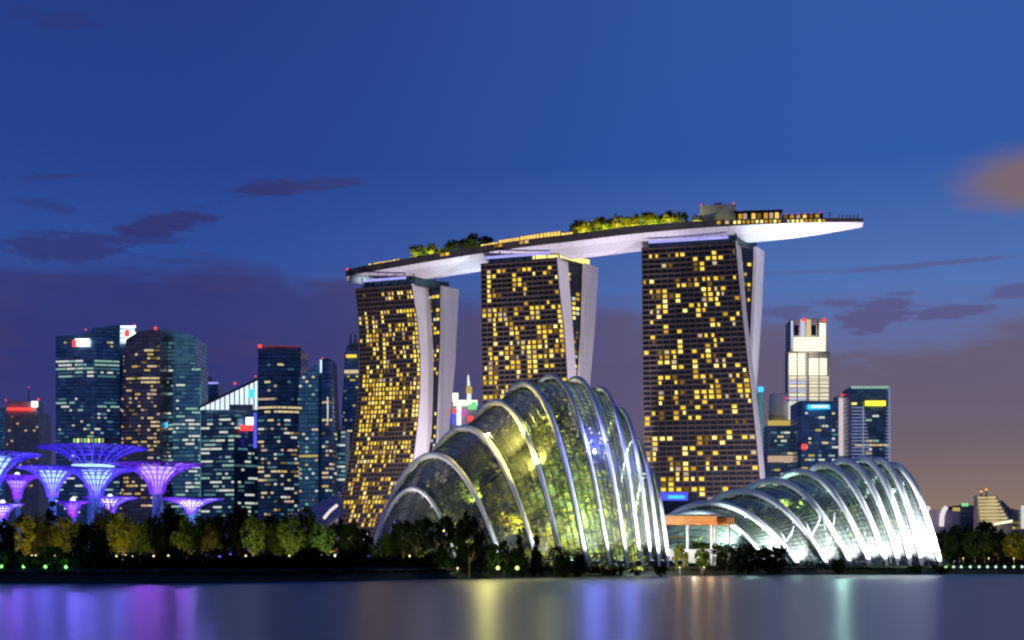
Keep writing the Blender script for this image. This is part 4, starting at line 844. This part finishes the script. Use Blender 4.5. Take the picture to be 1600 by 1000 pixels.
# ------------------------------------------------------------------ steel garden trees at the left
def garden_tree(label, px, y_rim, hw, y_throat, Y, hue, y_core=None, deck=False, light=1.0, gap=1.0):
    c = W(px, HZ, Y); c.z = 0; R = hw*Y/F; zr, zt_ = Z(y_rim, Y), Z(y_throat, Y); r0 = max(.9, R*.10)
    t = thing('steel_garden_tree', label, 'garden tree sculpture', (c.x, c.y, 3.3), 'steel garden trees with lit canopies')
    obj('trunk', MB().lathe(c, [(r0*1.7, 3.2), (r0*1.25, 3.2+(zt_-3.2)*.35), (r0*1.05, zt_-1), (r0, zt_)], 16), M['cane'], t)
    H_ = zr-zt_
    def prof(s): return r0*1.5+(R-r0*1.5)*s**1.75, zt_+H_*(1-(1-s)**1.7)
    n = 40; mb = MB()
    for i in range(n):
        a = 2*math.pi*i/n; pts = []
        for j in range(9):
            s = j/8; r_, z_ = prof(s); aa = a+s*(.16 if i % 2 else -.16); pts.append((c.x+math.cos(aa)*r_, c.y+math.sin(aa)*r_, z_))
        mb.tube(pts, lambda s: .15*(1+.5*s), 4, False)
    for s in (.3, .45, .6, .72, .82, .91, 1.0):
        r_, z_ = prof(s); mb.tube([(c.x+math.cos(q*.2618)*r_, c.y+math.sin(q*.2618)*r_, z_) for q in range(25)], .17, 4, False)
    obj('branch_canopy', mb, M['steel_violet'] if hue != 'b' else M['steel_blue'], t, smooth=False)
    zc = Z(y_core if y_core else y_rim+4, Y); rc = R*.40
    obj('glow_funnel', MB().lathe(c, [(r0*.7, zt_-1), (r0*.8, zt_+H_*.25), (rc*.55, zt_+(zc-zt_)*.6), (rc, zc)], 22), E_CORE[hue], t)
    light *= .55 if hue == 'p' else .9
    tri = {'b': (.16, .15, 1), 'p': (.36, .08, 1), 'w': (.25, .25, 1)}[hue]
    for a in range(3):
        q = 2.2*a+.4; lamp('POINT', t, (c.x+math.cos(q)*R*.55, c.y+math.sin(q)*R*.55, zt_+H_*.15), 260*R*light*1.6, tri, .5)
    lamp('POINT', t, (c.x, c.y, zr+2.5), 200*R*light, tri, .5)
    lamp('POINT', t, (c.x+2, c.y-r0*3, 6), 500*light, (.05, .5, .6), .5)
    if hw < 50: obj('top_lamp', MB().lathe((c.x, c.y, zr), [(.2, .1), (.8, .4), (.9, .9), (.3, 1.4)], 10), E_WHITE, t)
    if deck:
        obj('roof_bar', MB().lathe((c.x, c.y, 0), [(R*.45, zr+.2), (R*.5, zr+.9), (R*.34, zr+1.2), (R*.30, zr+3.0), (R*.4, zr+3.4)], 22), M['metal_dark'], t)
        for i in range(9): p = Vector((c.x-R*.26+i*R*.065, c.y-R*.36, zr+1.4)); obj('window', MB().quad(p, p+Vector((R*.04,0,0)), p+Vector((R*.04,0,1.5)), p+fz*1.5), [E_GREEN, WARM[1], OFFICE[0]][i % 3], t)
    return t
garden_tree('big blue steel tree cut by the left frame edge', -14, 710, 76, 772, 470, 'b', 714)
garden_tree('tallest wide blue steel tree carrying a rooftop bar on its canopy', 146, 700, 84, 762, 520, 'b', 727, True, .8)
garden_tree('steel tree with cool white funnel directly left of the rooftop bar tree', 82, 731, 54, 777, 480, 'b', 736)
garden_tree('steel tree with cool white funnel and cyan trunk below the rooftop bar', 151, 734, 58, 779, 470, 'b', 739)
garden_tree('small violet steel tree left of the cool white funnels', 27, 744, 36, 780, 500, 'p', 751)
garden_tree('broad violet steel tree with pink glowing funnel at the right of the grove', 246, 726, 72, 772, 480, 'p', 731, False, 1.3)
garden_tree('short white glowing steel tree low at the left frame edge', 4, 788, 32, 812, 460, 'w', 789)
garden_tree('short lilac steel tree between the two cool white funnels', 114, 784, 26, 808, 470, 'p', 783)
garden_tree('short white topped steel tree behind the yellow lit tree', 172, 778, 42, 802, 500, 'w', 776)
garden_tree('low wide pale blue steel tree rightmost of the grove', 299, 780, 52, 803, 490, 'w', 783, False, 1.3)

# ------------------------------------------------------------------ trees and lamps along the bank
def gz(x, y):                                                            # ground height near the bank
    ys = interp(shore, x); d = y-ys
    return interp([(0,.1),(1,.15),(7,2.1),(13,3.0),(22,3.3),(60,3.3)], max(0, d))
def btree(key, px, ytop, Y, wpx, label, group='trees along the bank'):
    x = X(px, Y); z = gz(x, Y); H = (Z(ytop, Y)-z)*.97
    Rk = {'broad': 4.9, 'tall': 3.0, 'bush': 7.2, 'cone': 2.3, 'palm': 3.4}[key.rstrip('0123456789')]
    wide = (wpx/2*Y/F)/(Rk*H/10); tree(key, (x, Y, z-.1), H, label, 'tree', group, max(.6, min(1.9, wide)))
TL = [
 ('broad20',4,812,320,46,'dark tree at the left frame edge under the short white steel tree'),('broad10',34,806,360,44,'olive lit tree right of the dark tree at the left edge'),
 ('broad11',58,804,380,44,'olive tree standing over the cream lamp glow'),('cone2',80,783,400,36,'pointed dark conifer below the cool white funnel, tallest in its row'),
 ('broad12',102,808,370,44,'olive tree right of the pointed conifer'),('broad00',122,814,390,40,'green tree under the short lilac steel tree'),
 ('bush2',140,822,300,66,'big black rounded tree closest to the water below the rooftop bar'),('broad11',168,792,390,46,'bright yellow lit tree in front of the cyan trunk'),
 ('broad12',192,806,360,40,'olive tree over the brightest yellow lamp'),('broad01',216,812,380,44,'green tree right of the brightest yellow lamp'),
 ('broad20',240,806,400,46,'dark tree under the broad violet steel tree'),('bush2',266,797,420,76,'flat wide dark tree right of the broad violet steel tree'),
 ('broad02',292,812,360,44,'green tree below the low pale blue steel tree'),('broad21',318,806,400,44,'dark tree below the slanted white roof block'),
 ('broad10',330,820,350,36,'olive tree lit from below near the blue lamps'),('tall2',374,786,420,34,'tall dark slender tree below the white and red sign'),
 ('broad21',350,802,410,44,'dark tree just left of the tall slender dark one'),('broad00',396,806,370,38,'green tree right of the tall slender dark one'),
 ('broad22',414,800,400,40,'dark tree at the foot of the red rimmed slab tower'),('broad01',436,806,380,42,'green tree at the left end of the violet hall roof'),
 ('broad02',458,808,370,40,'green tree before the middle of the violet hall roof'),('tall0',481,790,380,40,'tallest green tree in front of the violet hall roof'),
 ('broad01',505,812,360,40,'yellow green lit tree over the white lamps'),('broad20',528,812,400,46,'dark tree at the foot of the flaring hotel tower'),
 ('broad00',548,814,390,40,'green tree left of the glaring floodlight'),('broad21',568,826,400,34,'dark tree just behind the glaring floodlight'),
 ('broad02',604,836,380,44,'olive green tree between the floodlight and the small leftmost arch'),('broad21',630,812,375,40,'black tree under the small leftmost arch'),
 ('broad22',656,804,372,46,'wide black tree left of the slender black tree'),('tall2',696,804,372,36,'slender black tree at the foot of the second arch'),
 ('broad20',733,802,372,50,'broad black tree right of the slender black tree before the tall dome'),('broad22',764,846,380,34,'short black tree at the foot of the third arch'),
 ('tall2',787,842,384,22,'short slender black tree right of the third arch'),('bush2',808,858,386,40,'low black bush before the fourth arch'),
 ('cone2',812,826,390,16,'thin dark conifer in front of the bright lower glass'),('cone2',838,826,392,18,'thin dark conifer beside the fourth arch foot'),
 ('palm2',866,842,394,26,'dark palm silhouette between the fourth and fifth arch feet'),('bush0',880,862,395,26,'low green bush at the fifth arch foot'),
 ('bush2',900,866,398,44,'low dark bush between fifth and sixth arch feet'),('palm0',955,856,404,18,'small green palm in front of the seventh arch'),('bush0',1032,866,410,14,'tiny bright green bush at the bright right foot of the tall dome'),
 ('broad10',1063,852,440,22,'small yellow lit tree at the left pavilion column'),('broad00',1097,856,440,26,'round yellow green bush tree under the pavilion'),
 ('broad22',1136,846,450,50,'dark tree right of the pavilion columns'),('bush2',1166,850,462,40,'dark shrub at the foot of the first low dome arch'),('bush2',1205,852,466,60,'wide dark shrub between the first low dome arches'),
 ('bush0',1310,872,482,24,'small green shrub before the middle low dome arches'),('bush0',1430,872,488,22,'small teal green shrub at the bright end of the low dome'),
 ('bush0',1470,868,500,34,'bright green shrub right of the low dome'),('broad20',1476,828,560,44,'dark tree directly right of the low dome'),
 ('broad21',1500,820,570,46,'dark tree below the violet grey hall'),('broad22',1524,826,560,44,'dark tree below the mint sign'),
 ('tall2',1540,812,580,36,'taller dark tree before the terraced building'),('broad20',1560,828,570,42,'dark tree right of the terraced building front'),
 ('broad10',1584,832,560,40,'amber lit tree near the right frame edge'),('broad11',1604,836,560,40,'amber lit tree cut by the right frame edge')]
for a in TL: btree(*a)
# continuous planting along the bank top and behind the trees
def hedge(name, pts, n, h, leaf, seed, m_, spread=2.0):
    r = random.Random(seed); mb = MB()
    for _ in range(n):
        s = r.random()*(len(pts)-1); i = int(s); g = s-i; a, b = pts[i], pts[i+1]
        x, y = a[0]+(b[0]-a[0])*g, a[1]+(b[1]-a[1])*g; hh = h*(.45+.55*math.sin(x*.37+seed)**2*abs(math.sin(x*.113)))
        leaf_quad(mb, Vector((x+r.gauss(0, .4), y+r.gauss(0, spread), gz(x, y)+r.random()*hh)), leaf*r.uniform(.6, 1.4), r)
    tag(obj(name, mb, m_), kind='stuff')
bankline = [(x, y+14) for x, y in shore if -400 < x < 500]; bankline = [(-140, 291)]+[q for q in bankline if -130 < q[0] < 250]
hedge('bank_shrubs', bankline, 9000, 2.0, .4, 1, M['leaf_dark'])
hedge('dark_undergrowth', [(x, y+15) for x, y in ((-190, 281), (-120, 278), (-62, 282), (-38, 314), (-8, 380))], 15000, 4.6, .38, 6, M['leaf_dark'], 2.0)
hedge('shore_grass', [(x, y-8) for x, y in bankline], 9000, .7, .3, 2, M['leaf_dark'], 2.5)
hedge('garden_undergrowth', [(-190, 430), (-110, 425), (-60, 425), (-30, 440)], 7000, 7, .7, 3, M['leaf_dark'], 5)
hedge('far_undergrowth', [(140, 590), (190, 590), (260, 600)], 5000, 11, .8, 4, M['leaf_dark'], 5)

def garden_lamp(px, py, Y, power, colour, label, h=None, m_=None, s=.26, group='garden lamps under the bank trees', off=(0, -1.5, 0)):
    p = W(px, py, Y); x, y = p.x, p.y; z0 = gz(x, y); p.z = min(max(p.z, z0+.5), z0+2.6); t = thing('garden_lamp', label, 'lamp', (x, y, z0), group)
    obj('post', MB().tube([(x, y, z0-.2), (x, y, p.z-s*.6)], .1, 6), M['metal_dark'], t); obj('globe', MB().lathe(p, [(s*.3, -s*.9), (s*.9, -s*.4), (s, .1), (s*.6, s*.7), (s*.2, s)], 10), m_ or E_LAMP, t)
    power *= 1.35*random.Random(int(px*7)).uniform(.35, 1.6)
    if power: lamp('SPOT', t, p+Vector(off)+Vector((0, 0, .3)), power*1.3, colour, .5, p+Vector((off[0]*.3, 12, 9)), 150, .6)
YW = (1, .82, .30); E_LG = emit('green bank light', (.3, 1, .25), 1.8); E_LB = emit('blue bank light', (.18, .15, 1), 1.6); E_LC = emit('cool lamp globe', (.8, .95, 1), 3.5)
GL = [(50,850,352,4500,YW,'cream lamp under the olive trees at the left'),(56,864,350,2500,YW,'low cream lamp below the cream glow at the left'),(86,866,356,3500,YW,'lamp under the pointed conifer'),
 (106,866,352,2200,YW,'lamp right of the pointed conifer'),(160,868,352,3000,YW,'lamp just right of the big black tree'),(182,846,372,5000,YW,'lamp high under the bright yellow tree'),(196,862,345,9000,(1,.9,.2),'brightest yellow lamp behind the quay wall'),
 (263,868,352,1800,YW,'small lamp below the flat wide dark tree'),(240,850,372,2200,YW,'faint lamp beneath the broad violet steel tree'),(330,852,342,3200,YW,'lamp under the olive tree near the blue lamps'),(384,846,362,5000,(1,.9,.7),'cream lamp under the green tree beside the slender dark one'),
 (430,858,362,2400,YW,'small lamp below the left end of the violet roof'),(452,856,362,2600,YW,'small lamp left of the three white lamps'),(502,840,352,7500,(.95,1,.2),'yellow green lamp inside the lit tree'),(640,852,366,2500,YW,'lamp under the black trees at the tall dome'),(715,852,364,3000,(.9,1,.5),'pale lamp between the slender and broad black trees'),
 (1062,868,436,1500,YW,'lamp by the left pavilion column'),(1100,868,434,2500,(1,.8,.4),'lamp by the round tree under the pavilion'),(1584,862,548,6000,(1,.7,.25),'amber lamp near the right frame edge'),(1545,868,548,2500,(1,.75,.3),'amber lamp before the taller dark tree at right'),(1505,866,545,3000,(.9,.9,.3),'lamp under the dark trees right of the low dome')]
for a in GL: garden_lamp(*a)
for a in [(468,869,350,2500,(.75,.85,1),'left blue white lamp of the three on the bank'),(482,867,350,2500,(1,1,.9),'middle white lamp of the three on the bank'),(524,865,352,4500,(.7,1,1),'cyan white lamp, rightmost of the three on the bank'),(208,867,344,1200,(.6,.7,1),'small blue white lamp beside the brightest yellow lamp')]:
    garden_lamp(*a, m_=E_LC, s=.32)
for i, px_ in enumerate((2, 37, 71, 103)): garden_lamp(px_, 887, 289, 700, (.3, 1, .2), f'{["leftmost green","second green","third green","rightmost green"][i]} bank light by the water', m_=E_LG, s=.38, group='green lights on the bank', off=(0, -.6, .5))
for i, (px_, py_) in enumerate(((324,868),(342,869),(346,852),(360,848),(576,846))): garden_lamp(px_, py_, 340 if px_ < 500 else 425, 500, (.2, .15, 1), ['blue lamp low at the left of the blue group','blue lamp low at the right of the blue group','upper blue lamp in the middle of the group','upper blue lamp nearest the slender dark tree','blue lamp beside the glaring floodlight'][i], m_=E_LB, s=.45, group='blue lamps under the trees')
for i, px_ in enumerate((778, 808)): garden_lamp(px_, 874 if i == 0 else 876, 376, 900, (.7, 1, .3), ['yellow green light at the foot of the third arch','yellow green light at the foot of the fourth arch'][i], m_=emit('yellow green lamp', (.8, 1, .3), 1.5), s=.6, group='small lights before the tall dome', off=(0,-1,.8))
for i, px_ in enumerate((1478, 1490, 1502, 1516, 1530, 1543, 1556, 1570, 1584, 1597)): garden_lamp(px_, 885, 497, 350, (.7, 1, .8), f'{ordinal(i)} pale green light from the low dome along the right bank', m_=emit('pale green lamp', (.7, 1, .75), 1.2) if i == 0 else bpy.data.materials['pale green lamp'], s=.5, group='pale lights along the right bank', off=(0,-1,.4))
# low quay wall behind the bank
qw = thing('quay_wall', 'low stone wall lit from above along the left bank', 'wall', (X(160, 340), 340, 3.2))
a, b = W(76, 872, 338), W(240, 872, 342); obj('wall', MB().bar((a.x, 338, 3.7), (b.x, 342, 3.7), .6, 1.6), M['stone_pale'], qw); obj('coping', MB().bar((a.x, 338, 4.6), (b.x, 342, 4.6), .8, .16), M['stone_grey'], qw)
# roof garden trees
dk = [(632,.35,383),(646,.5,385),(660,.3,382),(674,.5,378),(690,.4,374),(704,.5,371),(719,.4,367),(731,.5,369),(741,.4,366)]
for i, (px_, v, yt) in enumerate(dk):
    p = deckpt(px_, v); H_ = max(4.5, Z(yt, p.y)-p.z); tree(['broad20','broad21','tall2','palm2','broad22'][i % 5] if i > 2 else f'broad0{i}', p, H_, f'{ordinal(i)} tree from the left in the dark clump on the sky deck', 'tree', 'trees on the sky deck', 1.0)
lt = [(888,.4,345),(899,.3,347),(912,.5,344),(926,.4,341),(938,.3,345),(950,.4,338),(964,.5,340),(978,.3,338),(992,.4,335),(1006,.4,333),(1020,.3,336),(1040,.4,331),(1058,.4,332),(1087,.25,336)]
for i, (px_, v, yt) in enumerate(lt):
    p = deckpt(px_, v); H_ = max(4.5, Z(yt, p.y)-p.z); tree(f'broad{i%2}{i%3}', p, H_, f'{ordinal(i)} tree from the left in the yellow green lit row on the sky deck', 'tree', 'trees on the sky deck', 1.0)
for px_, pw in ((575, 500), (590, 500), (680, 700), (700, 500), (720, 500), (890, 1200), (920, 1500), (605, 700), (636, 1800), (650, 1800), (664, 1200), (740, 900), (905, 1500), (935, 1800), (960, 3000), (985, 3200), (1012, 3200), (1040, 2600), (1086, 1600)):
    p = deckpt(px_, .18, 1.2); obj('deck_lamp', MB().lathe(p, [(.2, -.4), (.45, 0), (.2, .45)], 8), E_LAMP, sd); lamp('POINT', sd, p+fz*.6, pw*17, (1, .88, .2), .3)
hedge_m = MB(); r_ = random.Random(4)
for _ in range(2600):
    px_ = r_.choice((r_.uniform(560, 745), r_.uniform(880, 1145))); leaf_quad(hedge_m, deckpt(px_, r_.uniform(.05, .3), r_.random()*2.6), .4*r_.uniform(.6, 1.4), r_)
obj('roof_hedge', hedge_m, M['leaf_green'], sd)
